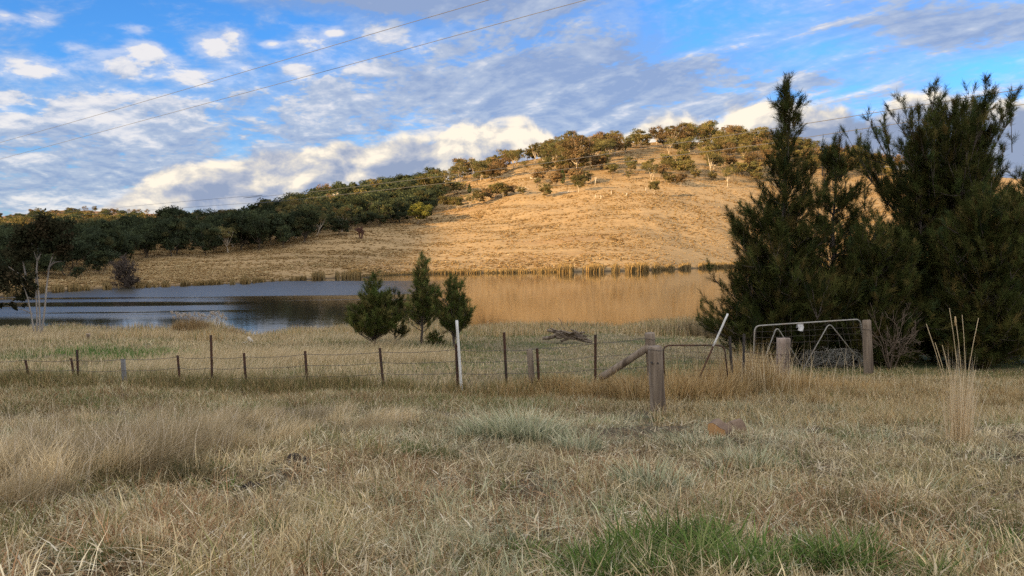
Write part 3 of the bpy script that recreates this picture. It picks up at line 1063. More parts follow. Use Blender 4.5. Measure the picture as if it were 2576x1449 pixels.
forest(330, (430, 1100), lambda px: float(smoothc(px, RID_D)) * 1.04, "dark gum in the dense shaded forest above the lake", "gums of the dark forest",
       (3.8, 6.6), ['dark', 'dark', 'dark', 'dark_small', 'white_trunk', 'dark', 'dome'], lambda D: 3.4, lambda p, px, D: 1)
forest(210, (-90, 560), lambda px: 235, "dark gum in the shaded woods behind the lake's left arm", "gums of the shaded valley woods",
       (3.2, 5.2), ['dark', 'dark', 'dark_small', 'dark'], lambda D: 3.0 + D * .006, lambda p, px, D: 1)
forest(330, (-110, 640), lambda px: 520, "gum on the far wooded ridge", "gums of the far ridge", (4.5, 7.0), ['dome', 'bushy', 'dark', 'dome'],
       lambda D: 6.0, lambda p, px, D: 1.0 if D > 225 else 0.0)
forest(22, (-110, 640), lambda px: 620, "gum on the far wooded ridge", "gums of the far ridge", (4.0, 6.5), ['dome', 'bushy', 'tall_open'],
       lambda D: 9.0, lambda p, px, D: 1.0 if D > 520 else 0.0)

LOOK = dict(tall_open="gum_tree", dome="gum_tree", white_trunk="gum_tree", bushy="gum_tree", dark="gum_tree", dark_small="gum_tree",
            lit_round="gum_tree", half_dark="gum_tree", cone="conifer_tree")


def place_trees():
    named = [q for q in PLANNED if not (q[7] in ("gums of the dark forest", "gums of the shaded valley woods", "gums of the far ridge",
             "scrub gums of the sunlit upper slope", "gums crowding the wooded crest", "gums above the forest's right end", "low bushes under the scrub"))]
    ids = {id(q) for q in named}
    rest = [q for q in PLANNED if id(q) not in ids]
    lit = ("scrub gums of the sunlit upper slope", "gums crowding the wooded crest", "gums above the forest's right end")
    rest.sort(key=lambda q: -q[3] / q[2][1] * (1.6 if q[7] in lit else 1))
    room = 290 - len(named)
    solo, mass = named + rest[:room], rest[room:]
    print("trees", len(PLANNED), "single", len(solo), "mass", len(mass))
    # labels of the many: kind, part of the slope, and order from the left within it
    WORD = dict(dome="round-crowned gum", white_trunk="pale-trunked gum", bushy="low bushy gum", tall_open="open-crowned gum", dark="dark broad gum", dark_small="small dark gum")
    PLACE = {"scrub gums of the sunlit upper slope": "in the sunlit scrub", "gums crowding the wooded crest": "on the wooded crest", "gums above the forest's right end": "on the forest's sunlit end",
             "low bushes under the scrub": "at the scrub's lower fringe", "gums of the dark forest": "in the shaded forest", "gums of the shaded valley woods": "in the valley woods",
             "gums of the far ridge": "on the far left ridge", "bushes along the scrub's lower left edge": "in the row at the scrub's lower left edge", "lone gums on the far ridge": "alone on the far ridge skyline"}
    ORD = ["leftmost", "second", "third", "fourth", "fifth", "sixth", "seventh", "eighth", "ninth", "tenth", "eleventh", "twelfth", "thirteenth", "fourteenth"]
    REFS = [(75, "behind the white-stemmed gum"), (230, "left of the bare willow"), (330, "above the bare willow"), (480, "right of the bare willow"), (620, "over the plumed reeds"), (760, "between reeds and red shrub"), (910, "above the red shrub"),
            (1050, "near the bright round tree"), (1200, "by the high open gum"), (1340, "below the tall cloud"), (1450, "by the largest brown gum"), (1600, "under the bare crest gap"), (1700, "by the white-trunked crest gum"),
            (1800, "under the highest crest gum"), (1900, "near the casuarina's spire"), (2050, "behind the spired casuarina"), (2200, "in the thicket's gap")]
    sets = {}
    for q in solo:
        if q[7] in PLACE:
            px = CX + F * q[2][0] / q[2][1]; py = 610 - (q[2][2] - CAMZ) / q[2][1] * F
            small = q[7] in ("bushes along the scrub's lower left edge", "lone gums on the far ridge")
            ref = "" if small else min(REFS, key=lambda r: abs(r[0] - px))[1]
            vz = "" if small else ("high" if py < np.interp(px, [0, 1000, 1400, 2200], [575, 500, 415, 400]) else ("low" if py > np.interp(px, [0, 1000, 1400, 2200], [640, 540, 450, 440]) else "midway"))
            sets.setdefault((q[0], q[7], vz, ref), []).append((px, q))
    for (kind, grp, vz, ref), L in sets.items():
        L.sort(key=lambda t: t[0])
        for i, (px, q) in enumerate(L):
            o = ""
            if 1 < len(L) <= 7:         # beyond that nothing tells the crowded ones apart
                o = "leftmost " if i == 0 else ("rightmost " if i == len(L) - 1 else ORD[i] + " from left, ")
            q[6] = " ".join((o + WORD[kind] + " " + (vz + " " if vz else "") + PLACE[grp] + " " + ref).split())
    for kind, var, p, h, rz, wf, label, group in solo:
        t, c, H = PROTO[kind][var % len(PROTO[kind])]
        e = empty(LOOK[kind], p, label, "tree", group, rz)
        s = h / H
        e.scale = (s * wf, s * wf, s)
        for nm, me in (("trunk", t), ("crown", c)):
            link(nm, me, e)
    # the remaining far trees read as one wood
    V, T, C, MI = [], [], [], []
    n = 0
    for kind, var, p, h, rz, wf, label, group in mass:
        for k, me in enumerate(PROTO[kind][var % len(PROTO[kind])][:2]):
            H = PROTO[kind][var % len(PROTO[kind])][2]
            nv, nt = len(me.vertices), len(me.polygons)
            v = np.empty(nv * 3, np.float32); me.vertices.foreach_get("co", v); v = v.reshape(-1, 3)
            t = np.empty(nt * 3, np.int32); me.polygons.foreach_get("vertices", t); t = t.reshape(-1, 3)
            cc = np.empty(nv * 4, np.float32); me.color_attributes["Col"].data.foreach_get("color", cc); cc = cc.reshape(-1, 4)[:, :3]
            if k == 1:          # far away: half the leaf clusters, larger
                nq = nv // 4
                sel = np.arange(0, nq, 2)
                q = v.reshape(nq, 4, 3)[sel]; cq = q.mean(1, keepdims=True)
                v = (cq + (q - cq) * 1.4).reshape(-1, 3)
                cc = cc.reshape(nq, 4, 3)[sel].reshape(-1, 3) * rg.uniform(.75, 1.25)
                b = np.arange(len(sel))[:, None] * 4
                t = np.concatenate([b + np.array([0, 1, 2]), b + np.array([0, 2, 3])], 0)
            s = h / H
            ca, sa = math.cos(rz), math.sin(rz)
            x = (v[:, 0] * ca - v[:, 1] * sa) * s * wf + p[0]; y = (v[:, 0] * sa + v[:, 1] * ca) * s * wf + p[1]
            V.append(np.stack([x, y, v[:, 2] * s + p[2]], 1)); T.append(t + n); C.append(cc)
            MI.append(np.full(len(t), k)); n += len(v)
    me = mesh_np("distant_woodland", np.concatenate(V), np.concatenate(T), np.concatenate(C), [DB, LF], np.concatenate(MI))
    tag(link("distant_woodland", me), "distant wooded ridge and forest depth in olive and dark green", "woodland", None, "stuff")


place_trees()

# bare trees, dead trees, stumps on the far side
wm = mat_noise("willow_twigs", (.075, .055, .045), (.11, .085, .068), 5, 3, .9, (1, 1, 1), 0)
rm = mat_noise("dead_red_foliage", (.10, .045, .035), (.14, .07, .05), 6, 3, .9, (1, 1, 1), 0)
p = ground_hit(320, 722, 60)
o = empty("willow_tree", p, "leafless grey-brown willow on the far bank with arching lower limbs", "tree")
link("branches", twig_tree(41, 3.6, 5, .55, 5, .11, .55, 3, .68, .22, wm, "branches", 5, .022), o)
link("lower_limb", twig_tree(42, 2.4, 7, 1.5, 4, .07, .6, 3, .66, .05, wm, "lower_limb", 5, .022), o)
p = ground_hit(908, 600, 60)
o = empty("dead_shrub", p, "small dead reddish shrub alone on the shaded slope", "shrub")
link("branches", twig_tree(43, 2.9, 4, .35, 4, .13, .45, 3, .62, .3, rm, "branches", 5, .05), o)
pale = mat_noise("bleached_wood", (.55, .50, .42), (.40, .35, .29), 4, 4, .8, (1, 1, .3), .1)
p = ground_hit(851, 530, 60)
o = empty("dead_tree", p + np.array([0, -3, 3.0]), "bleached leafless dead tree standing in the dark forest", "tree")
link("trunk", twig_tree(44, 4.4, 3, .5, 2, .16, .5, 2, .6, .25, pale, "trunk", 5, .06), o)
for i, (px, py, h) in enumerate([(1497, 498, 11), (1511, 500, 10), (1537, 491, 15), (1575, 493, 10), (1624, 480, 11), (1571, 439, 8), (1485, 458, 14), (1497, 466, 26)]):
    p = ground_hit(px, py, 60)
    rgs = np.random.RandomState(300 + i)
    mb = MB()
    hh = h / F * p[1] * .8
    mb.tube([(0, 0, -.2), (.08, 0, hh * .5), (.05 + .3 * (rgs.rand() - .5), 0, hh)], [.10, .085, .05], 7)
    if i in (1, 3, 6, 7):
        mb.tube([(.05, 0, hh * .45), (.45, .1, hh * .95)], [.08, .05], 6)
    o = mb.build("dead_stump", pale, None, p)
    tag(o, ["bleached dead stump at the left of the pair below the scrub", "bleached forked stump at the right of the pair below the scrub", "thin bleached snag right of the stump pair",
            "short forked bleached stump low on the slope", "short pale stump left of the lowest olive gum", "tiny pale stump high in the scrub",
            "pale snag beside the narrow conical tree's right", "tall forked bare white snag in mid slope"][i], "stump")
for i, (px, py, L, a) in enumerate([(1428, 486, 4.5, .25), (1350, 452, 4.0, -.3), (1320, 477, 3.5, -.5)]):
    p = ground_hit(px, py, 60)
    mb = MB()
    q = np.linspace(-.5, .5, 6)
    mb.tube(np.stack([q * L, q * L * .2, .25 + q * a * L * .4 + .12 * np.sin(q * 7)], 1), np.linspace(.16, .07, 6), 6)
    mb.tube([(0, 0, .25), (.5, .2, .9)], [.08, .04], 5)
    tag(mb.build("fallen_log", pale, None, p), ["long bleached fallen log below the narrow conical tree", "fallen pale branch in the grass left of the large domed gum",
        "thin fallen pale branch on the shaded grass strip"][i], "log")

# ------------------------------------------------------------------ casuarinas (she-oaks) near the camera
NEEDLE = [(4, (.058, .078, .024)), (3, (.078, .090, .028)), (1.5, (.112, .102, .036)), (1, (.038, .060, .026))]
NEEDLE_FRESH = [(3, (.080, .118, .033)), (3, (.105, .130, .040)), (2, (.140, .142, .050))]


def casuarina(seed, H, prof, nbr, pl=.30, needle=.22, w=.011, nn=46, r0=.10, stems=1, clear=.05, pal=NEEDLE, lumps=.35, rise=.45, spires=0, leanx=0.0, step=.15,
              sub=2.4, sparse=1.0, trunk_top=1.0):
    """returns (trunk mesh, crown mesh): rising branches carrying plumes of fine needles"""
    rng = np.random.RandomState(seed)
    hs = np.array([p[0] for p in prof]); rs = np.array([p[1] for p in prof])
    tb = MB()
    plumes = []                 # position, axis, scale

    def feather(path, i0):
        L = np.linalg.norm(np.diff(path, axis=0), axis=1).sum()
        n = max(2, int(L * (1 - i0) / step * sparse))
        tint = rng.uniform(.55, 1.45) * np.array([1 + .25 * rng.rand(), 1.0, 1.0])
        for _ in range(n):
            t = i0 + (1 - i0) * rng.rand() ** .75
            k = t * (len(path) - 1); i = min(int(k), len(path) - 2)
            q = path[i] + (path[i + 1] - path[i]) * (k - i)
            d = path[i + 1] - path[i]; d = d / (np.linalg.norm(d) + 1e-9)
            ax = d * .7 + np.array([0, 0, .62]) + rng.normal(size=3) * .38
            ax /= np.linalg.norm(ax)
            plumes.append((q, ax, rng.uniform(.5, 1.45), tint))

    trunks = []
    for st in range(stems):
        a = rng.rand() * 6.28
        off = np.array([math.cos(a), math.sin(a), 0]) * (0 if stems == 1 else 1)
        hh = H * trunk_top * (1 if st == 0 else rng.uniform(.7, .95))
        k = np.linspace(0, 1, 9)
        pts = np.stack([off[0] * (.06 + .5 * k ** 1.2) * (.16 * H / 2) + leanx * k ** 1.5, off[1] * (.06 + .5 * k ** 1.2) * (.16 * H / 2), -.15 + k * (hh + .1)], 1)
        pts[1:-1, :2] += (rng.rand(7, 2) - .5) * .03 * H * .5
        tb.tube(pts, r0 * (1 - .93 * k) / (1 if stems == 1 else 1.3), 7)
        trunks.append(pts)
    lump = rng.rand(64, 64)
    hmax = 0.97
    for b in range(nbr):
        tr = trunks[rng.randint(len(trunks))]
        # uniform over the envelope surface
        for _ in range(20):
            hf = rng.uniform(clear, hmax)
            R = float(np.interp(hf, hs, rs))
            if rng.rand() < (R / rs.max()) ** .8 + .06:
                break
        az = rng.rand() * 6.28
        lm = 1 - lumps + 2 * lumps * lump[int(az / 6.28 * 7) % 64, int(hf * 9) % 64]
        L = R * rng.uniform(.55, 1.05) * lm + .12
        tip = np.array([math.cos(az) * L, math.sin(az) * L, hf * H])
        hb = max(hf * H - rise * L - .1 * H * rng.rand() * .5, .06 * H)
        kk = hb / H * 8; i = int(np.clip(kk, 0, 7))
        b0 = tr[i] + (tr[i + 1] - tr[i]) * (kk - i)
        tip[:2] += b0[:2]
        t = np.linspace(0, 1, 6)[:, None]
        mid = b0 * .4 + tip * .6; mid[2] = b0[2] + (tip[2] - b0[2]) * .35
        path = (1 - t) ** 2 * b0 + 2 * t * (1 - t) * mid + t ** 2 * tip
        rb = .006 + .014 * L
        tb.tube(path, np.linspace(rb, .004, 6), 4, cap=False)
        feather(path, .30)
        for _ in range(int(sub * L + .5)):
            i = rng.randint(1, 5)
            d = path[i + 1] - path[i]; d /= np.linalg.norm(d) + 1e-9
            d = d * .7 + rng.normal(size=3) * .55 + np.array([0, 0, .35]); d /= np.linalg.norm(d)
            ls = L * rng.uniform(.22, .45)
            sp = path[i] + d * np.linspace(0, 1, 4)[:, None] * ls
            sp[:, 2] += np.linspace(0, 1, 4) ** 2 * ls * .25
            tb.tube(sp, np.linspace(rb * .5, .003, 4), 3, cap=False)
            feather(sp, .2)
    for tr in trunks:
        feather(tr, .80)
        feather(tr, .86)
    for s in range(spires):
        a = rng.rand() * 6.28; rr = rng.uniform(.2, .8) * np.interp(.75, hs, rs)
        base = np.array([math.cos(a) * rr + leanx * .8, math.sin(a) * rr, H * rng.uniform(.70, .86)])
        top = base + np.array([rng.normal() * .06, rng.normal() * .06, H * rng.uniform(.12, .20)])
        path = base + (top - base) * np.linspace(0, 1, 5)[:, None]
        tb.tube(path, np.linspace(.018, .006, 5), 4, cap=False)
        feather(path, 0)
    n = len(plumes)
    P = np.array([q[0] for q in plumes]); A = np.array([q[1] for q in plumes]); S = np.array([q[2] for q in plumes]); TN = np.array([q[3] for q in plumes])
    m = nn
    Pn = np.repeat(P, m, 0); An = np.repeat(A, m, 0); Sn = np.repeat(S, m)
    along = rng.rand(n * m)
    start = Pn + An * (along * pl * Sn)[:, None] + rng.normal(size=(n * m, 3)) * .022
    d = An + rng.normal(size=(n * m, 3)) * .42
    d /= np.linalg.norm(d, axis=1)[:, None]
    ln = needle * Sn * rng.uniform(.5, 1.25, n * m) * (1.1 - .35 * along)
    tip = start + d * ln[:, None]
    tip[:, 2] -= ln * .10
    side = np.cross(d, rng.normal(size=(n * m, 3))); side /= np.linalg.norm(side, axis=1)[:, None] + 1e-9
    V = np.stack([start - side * w / 2, start + side * w / 2, tip], 1).reshape(-1, 3)
    T = np.arange(n * m * 3).reshape(-1, 3)
    pc = pick(rng, n, pal, .34) * TN
    Cn = np.repeat(pc, m, 0) * rng.uniform(.75, 1.25, (n * m, 1))
    crown = mesh_np("crown", V, T, np.repeat(Cn, 3, 0), MAT['needle'])
    V, T, C = tb.get()
    trunk = mesh_np("trunk", V, T, C, MAT['cas_bark'], smooth=True)
    print("casuarina", seed, n, "plumes", n * m, "needles")
    return trunk, crown


MAT['cas_bark'] = mat_noise("casuarina_bark", (.075, .06, .05), (.13, .105, .09), 9, 6, .9, (1, 1, .2), .5)


def put_casuarina(px, D, top_py, label, group, **kw):
    p = on_ground(px, D)
    H = float(zpix(px, top_py, D)) - p[2]
    prof = [(h, r * D / F) for h, r in kw.pop('prof')]
    t, c = casuarina(H=H, prof=prof, **kw)
    e = empty("casuarina_tree", p, label, "tree", group)
    link("trunk", t, e); link("crown", c, e)
    return e


GB = "tall casuarinas behind the farm gate"
# profile radii are in reference pixels at the tree's own distance
put_casuarina(1966, 25.5, 196, "tall casuarina with slender spire top at the lake end of the thicket", GB, seed=1, nbr=380, nn=44, r0=.13, clear=.03, spires=2, leanx=.12,
              prof=[(0, 118), (.08, 138), (.2, 146), (.3, 134), (.42, 102), (.55, 82), (.66, 64), (.74, 44), (.82, 28), (.92, 22), (1, 7)], lumps=.30, needle=.24, w=.012, rise=.5)
put_casuarina(2095, 28.0, 352, "casuarina with thin bare spires behind the slender spired one", GB, seed=2, nbr=260, nn=40, r0=.11, clear=.05, spires=6,
              prof=[(0, 100), (.2, 105), (.5, 80), (.7, 58), (.85, 38), (1, 10)], lumps=.35, needle=.25, w=.013)
put_casuarina(2172, 30.0, 452, "thin young casuarina filling the gap where the hill shows through", GB, seed=3, nbr=64, nn=36, r0=.05, clear=.25, sparse=.5,
              prof=[(0, 50), (.3, 70), (.6, 60), (.85, 40), (1, 10)], lumps=.4, needle=.22, w=.013, rise=.8)
put_casuarina(2392, 28.5, 215, "tallest open-headed casuarina with its dark trunk showing", GB, seed=4, nbr=112, nn=48, r0=.22, clear=.60, spires=8, sparse=.95, trunk_top=.93,
              prof=[(0, 60), (.55, 60), (.62, 120), (.70, 152), (.80, 158), (.90, 135), (1, 70)], lumps=.65, needle=.27, w=.013, rise=.95, sub=3)
put_casuarina(2205, 25.0, 548, "low dense casuarina bush behind the gate's right half", GB, seed=5, nbr=300, nn=44, r0=.07, clear=.04, stems=3,
              prof=[(0, 95), (.2, 110), (.5, 108), (.75, 80), (.92, 46), (1, 14)], lumps=.3, needle=.24, w=.012)
put_casuarina(2312, 27.0, 440, "bushy casuarina in front of the tallest one's trunk", GB, seed=6, nbr=330, nn=44, r0=.09, clear=.04, spires=2,
              prof=[(0, 100), (.2, 110), (.5, 92), (.75, 64), (.9, 36), (1, 10)], lumps=.35, needle=.25, w=.012)
put_casuarina(2475, 24.5, 445, "broad dense casuarina at the thicket's right front", GB, seed=7, nbr=320, nn=44, r0=.10, clear=.03, stems=2, spires=3,
              prof=[(0, 100), (.2, 115), (.5, 110), (.75, 82), (.9, 46), (1, 12)], lumps=.3, needle=.25, w=.012)
put_casuarina(2620, 26.5, 372, "casuarina cut by the photo's right edge", GB, seed=8, nbr=300, nn=42, r0=.12, clear=.03, spires=3,
              prof=[(0, 130), (.2, 150), (.5, 140), (.75, 100), (.9, 55), (1, 14)], lumps=.35, needle=.25, w=.012)
GS = "young casuarinas on the lake's near bank"
put_casuarina(940, 32.0, 688, "bushy young casuarina leftmost of the bank's little group", GS, seed=11, nbr=120, nn=40, r0=.055, clear=.30, stems=3, pal=NEEDLE_FRESH,
              prof=[(0, 20), (.2, 42), (.35, 58), (.5, 52), (.65, 40), (.78, 22), (.9, 10), (1, 4)], lumps=.25, needle=.20, w=.013, pl=.22, rise=.5, step=.13)
put_casuarina(992, 33.5, 728, "small dark casuarina tucked behind the bushy leftmost one", GS, seed=12, nbr=46, nn=36, r0=.035, clear=.26, pal=NEEDLE,
              prof=[(0, 12), (.3, 28), (.6, 25), (.85, 12), (1, 4)], lumps=.25, needle=.19, w=.013, pl=.20, step=.13)
put_casuarina(1060, 32.5, 640, "tallest young casuarina with pointed leader in the bank's group", GS, seed=13, nbr=120, nn=38, r0=.06, clear=.33, spires=1, pal=NEEDLE_FRESH,
              prof=[(0, 16), (.2, 30), (.35, 42), (.5, 36), (.62, 27), (.74, 17), (.85, 9), (1, 3)], lumps=.3, needle=.19, w=.013, pl=.20, rise=.55, step=.13)
put_casuarina(1141, 32.0, 700, "young casuarina with leaning twin stems at the group's right", GS, seed=14, nbr=95, nn=38, r0=.05, clear=.38, stems=3, spires=1, pal=NEEDLE_FRESH,
              prof=[(0, 16), (.28, 32), (.45, 50), (.65, 50), (.8, 38), (.92, 22), (1, 8)], lumps=.4, needle=.19, w=.013, pl=.20, rise=.7, step=.13)
put_casuarina(1095, 33.0, 832, "knee-high casuarina seedling between the taller ones", GS, seed=15, nbr=30, nn=30, r0=.02, clear=.1, pal=NEEDLE_FRESH,
              prof=[(0, 10), (.4, 22), (.8, 14), (1, 4)], lumps=.2, needle=.14, w=.013, pl=.14, step=.10)

# ------------------------------------------------------------------ white-stemmed gum on the left bank
def bank_gum():
    D = 39.5
    base = on_ground(97, D)
    e = empty("gum_tree", base, "multi-stemmed white-barked gum with dark hanging crown on the near bank", "tree")
    rng = np.random.RandomState(5)

    def path(lst, dy=0.0):
        pts = np.array([P3(px, py, D) for px, py in lst]) - base
        k = np.linspace(0, 1, len(pts))
        pts[:, 1] += dy * k
        kk = np.linspace(0, 1, len(pts) * 3)
        return np.stack([np.interp(kk, k, pts[:, i]) for i in range(3)], 1)
    stems = [([(91, 850), (89, 843), (84, 800), (76, 752), (70, 728), (60, 700)], .050, -.3),
             ([(93, 850), (91, 843), (89, 788), (84, 740), (82, 692), (85, 632), (80, 590)], .046, .4),
             ([(99, 850), (101, 843), (99, 764), (95, 716), (92, 680), (94, 656), (84, 632), (78, 600)], .052, .0),
             ([(101, 850), (103, 843), (110, 788), (114, 728), (119, 680), (123, 658), (135, 624), (142, 590)], .055, .2)]
    for pts, r, dy in stems:
        pp = path(pts, dy)
        mb = MB(); mb.tube(pp, np.linspace(r, r * .35, len(pp)), 8, rng=rng, wob=.12)
        mb.build("trunk", MAT['gum_bark'], e)
    mb = MB()
    for pts, r in [([(123, 672), (134, 660), (154, 657)], .045), ([(66, 700), (58, 663), (45, 636)], .05), ([(82, 790), (60, 779), (36, 773), (12, 766)], .028),
                   ([(94, 656), (101, 632), (108, 600)], .05), ([(119, 680), (135, 660), (150, 640)], .03), ([(78, 750), (62, 744), (48, 733)], .03), ([(84, 720), (60, 690), (40, 670)], .03)]:
        pp = path(pts, rng.uniform(-.6, .6)); mb.tube(pp, np.linspace(r, r * .3, len(pp)), 6)
    mb.build("limb", MAT['gum_bark'], e)
    blobs = [(75, 580, 30), (110, 566, 34), (150, 572, 30), (165, 600, 24), (130, 606, 32), (90, 608, 34), (52, 596, 30), (32, 640, 34), (18, 680, 38), (60, 648, 26), (150, 634, 26),
             (170, 620, 18), (58, 700, 30), (28, 722, 34), (78, 715, 18), (55, 742, 20), (20, 766, 9), (40, 771, 8), (6, 768, 8), (120, 632, 22), (-20, 660, 30), (-20, 720, 30), (100, 585, 30), (60, 620, 28), (60, 768, 6)]
    cen, col = [], []
    for px, py, r in blobs:
        c = P3(px, py, D) - base
        c[1] += rng.uniform(-.5, .5) * r / 34
        R = r * D / F
        n = int(16 * r * min(1, r / 20) + 30)
        for _ in range(int(3 + r / 6)):
            q = rng.normal(size=3); q /= np.linalg.norm(q); q *= R * rng.uniform(.3, .95)
            m = max(12, int(n / (3 + r / 6)))
            pp = rng.normal(size=(m, 3)) * R * .26 * np.array([1, 1, .8])
            cen.append(c + q + pp)
            col.append(np.repeat(pick(rng, 1, [(2, (.040, .045, .025)), (2, (.052, .050, .028)), (1, (.070, .055, .032))], .25), m, 0))
    cen = np.concatenate(cen); col = np.concatenate(col)
    V, T = leaf_faces(cen, .075 * rng.uniform(.7, 1.4, len(cen)), rng)
    link("crown", mesh_np("crown", V, T, np.repeat(col, 4, 0), LF), e)


bank_gum()

# ------------------------------------------------------------------ overhead cables
def cable(name, pts, label, group, r=.016, sag_n=60):
    pts = np.asarray(pts, float)
    k = np.linspace(0, 1, len(pts)); kk = np.linspace(0, 1, sag_n)
    p = np.stack([smoothc(kk, list(zip(k, pts[:, i]))) for i in range(3)], 1)
    c = p.mean(0)
    V, T = tube_geo(p - c, r, 5)
    tag(link(name, mesh_np(name, V, T, np.full((len(V), 3), .1), MAT['cable'], smooth=True), None, c), label, "power cable", group)


def wire_pts(px_py, D0, px0, D1, px1):
    """points on the vertical plane that runs from (px0, depth D0) to (px1, depth D1)"""
    x0, x1 = (px0 - CX) / F * D0, (px1 - CX) / F * D1
    out = []
    for px, py in px_py:
        t = (px - CX) / F
        # x0 + k (x1-x0) = t (D0 + k (D1-D0))
        k = (t * D0 - x0) / ((x1 - x0) - t * (D1 - D0))
        D = D0 + k * (D1 - D0)
        out.append([x0 + k * (x1 - x0), D, float(zpix(px, py, D))])
    return out


CG = "overhead power cables"
cable("power_cable", wire_pts([(-400, 474), (0, 362), (330, 268), (650, 173), (950, 83), (1230, 0), (1500, -82)], 110, -200, 38, 1400), "upper of the two near cables crossing the open sky at left", CG, .017)
cable("power_cable", wire_pts([(-400, 508), (0, 403), (330, 314), (650, 227), (1000, 131), (1300, 47), (1470, 0), (1760, -80)], 112, -200, 40, 1500), "lower of the two near cables crossing the open sky at left", CG, .017)
cable("power_cable", wire_pts([(-300, 578), (200, 531), (644, 496), (1009, 456), (1309, 418), (1406, 405), (1923, 326), (2250, 274), (2576, 220), (2900, 160)], 330, 200, 70, 2576), "upper far cable running past the hill crest to the right edge", CG, .035)
cable("power_cable", wire_pts([(-300, 577), (275, 536), (644, 511), (739, 503), (1300, 440), (1906, 364), (2013, 347), (2313, 301), (2576, 260), (2900, 205)], 330, 200, 72, 2576), "lower far cable running before the hill trees to the right edge", CG, .035)

# ------------------------------------------------------------------ fences and gates
FD = lambda px: float(np.interp(px, [0, 450, 1000, 1270, 1500, 1660], [19.6, 19.3, 18.8, 18.3, 18.2, 17.4]))      # the fence line
RG = np.random.RandomState(9)


def star_picket(top, basepx, D, mb=None, drop=.25):
    """Y-section steel post from its top to below ground, returns builder"""
    mb = mb or MB()
    g = on_ground(basepx, D)
    t = P3(top[0], top[1], D)
    b = np.array([g[0], D, g[2] - drop])
    ax = (t - b); L = np.linalg.norm(ax); ax = ax / L
    e1 = np.cross(ax, [0, 1, 0]); e1 /= np.linalg.norm(e1); e2 = np.cross(ax, e1)
    for a in (1.57, 3.67, 5.76):
        d = math.cos(a) * e1 + math.sin(a) * e2
        n = np.cross(ax, d)
        mb.box((b + t) / 2 + d * .017, (.036, .007, L), (.1, .05, .03), (d, n, ax))
    return mb, t, b


def wood_post(top, basepx, D, r0, r1, seed, drop=.3, square=False):
    g = on_ground(basepx, D)
    t = P3(top[0], top[1], D)
    b = np.array([g[0], D, g[2] - drop])
    rng = np.random.RandomState(seed)
    k = np.linspace(0, 1, 14)
    n = 4 if square else 18
    V, T = tube_geo(b + (t - b) * k[:, None], r0 + (r1 - r0) * k, n, rng=rng, wob=0)
    # long drying cracks and knocks: columns of the post pushed in
    col = 1 + (rng.rand(n) - .5) * .13
    if not square:
        for c in rng.choice(n, 3, replace=False):
            col[c] *= .86
    ax = b + (t - b) * k[:, None]
    VV = V[:14 * n].reshape(14, n, 3)
    cc = ax[:, None, :]
    VV[:] = cc + (VV - cc) * (col[None, :, None] * (1 + (rng.rand(14, n, 1) - .5) * .05))
    topring = VV[-1]; topring[:, 2] += (rng.rand(n) - .5) * .035
    V[:14 * n] = VV.reshape(-1, 3)
    V[-1, 2] -= .006
    return V, T, t, b


def part(name, V, T, mat, parent, origin, smooth=False):
    V = np.asarray(V) - origin
    return link(name, mesh_np(name, V, T, np.full((len(V), 3), .3), mat, smooth=smooth), parent)


def strand(pts, r=.0035, sag=.03, n=10, barbs=False, rng=RG):
    """wire through the given post points with a little slack between them"""
    out = []
    for a, b in zip(pts[:-1], pts[1:]):
        k = np.linspace(0, 1, n)[:-1]
        s = a + (b - a) * k[:, None]
        s[:, 2] -= sag * 4 * k * (1 - k)
        s[1:, 2] += (rng.rand(len(k) - 1) - .5) * .008
        out.append(s)
    out.append(np.array([pts[-1]]))
    p = np.concatenate(out)
    mb = MB()
    mb.tube(p, r, 4)
    if barbs:
        L = np.linalg.norm(np.diff(p, axis=0), axis=1).cumsum()
        for d in np.arange(.1, L[-1], .12):
            i = int(np.searchsorted(L, d)); i = min(i, len(p) - 2)
            q = p[i]+ (p[i + 1] - p[i]) * rng.rand()
            v = rng.normal(size=3) * .016
            mb.tube([q - v, q + v], .0022, 3)
    return mb.get()


def build_fence():
    o0 = on_ground(800, 19)
    e = empty("wire_fence", o0, "rusty star picket and barbed wire fence between the mown grass and the lake paddock", "fence")
    tops = []
    pk = [((63, 905), 68), ((178, 901), 182), ((193, 880), 187), ((446, 894), 448), ((530, 843), 527), ((613, 888), 615), ((767, 883), 771), ((955, 875), 964),
          ((1147, 865), 1152), ((1268, 836), 1277), ((1351, 877), 1360), ((1498, 842), 1500)]
    for tp, bp in pk:
        D = FD(tp[0]) + (.5 if tp[0] in (178,) else 0)
        mb, t, b = star_picket(tp, bp, D)
        V, T, C = mb.get()
        part("star_picket", V, T, MAT['rust'], e, o0)
    for tp, bp, r, mt, sd in [((309, 904), 307, .06, 'grey_wood', 3), ((1332, 878), 1345, .075, 'old_wood', 4)]:
        V, T, t, b = wood_post(tp, bp, FD(tp[0]) + .03, r * 1.05, r * .93, sd)
        q = part("wooden_post", V, T, MAT[mt], e, o0, True)
    rows = [[(-60, 908), (63, 906), (187, 906), (309, 904), (446, 898), (529, 899), (613, 898), (768, 891), (956, 886), (1148, 879), (1270, 880), (1352, 876), (1499, 863), (1640, 846)],
            [(-60, 930), (64, 929), (188, 931), (309, 932), (447, 925), (529, 926), (614, 925), (769, 919), (958, 912), (1149, 908), (1272, 908), (1354, 906), (1499, 896), (1642, 882)],
            [(-60, 953), (66, 953), (188, 955), (309, 956), (447, 950), (528, 951), (614, 950), (770, 946), (961, 940), (1150, 938), (1274, 938), (1357, 936), (1500, 928), (1645, 920)]]
    for i, row in enumerate(rows):
        pts = [P3(px, py, FD(px) - .02) for px, py in row]
        V, T = strand(pts, .006, .035, barbs=(i == 0))[:2]
        part("barbed_wire" if i == 0 else "plain_wire", V, T, MAT['wire'], e, o0)


build_fence()


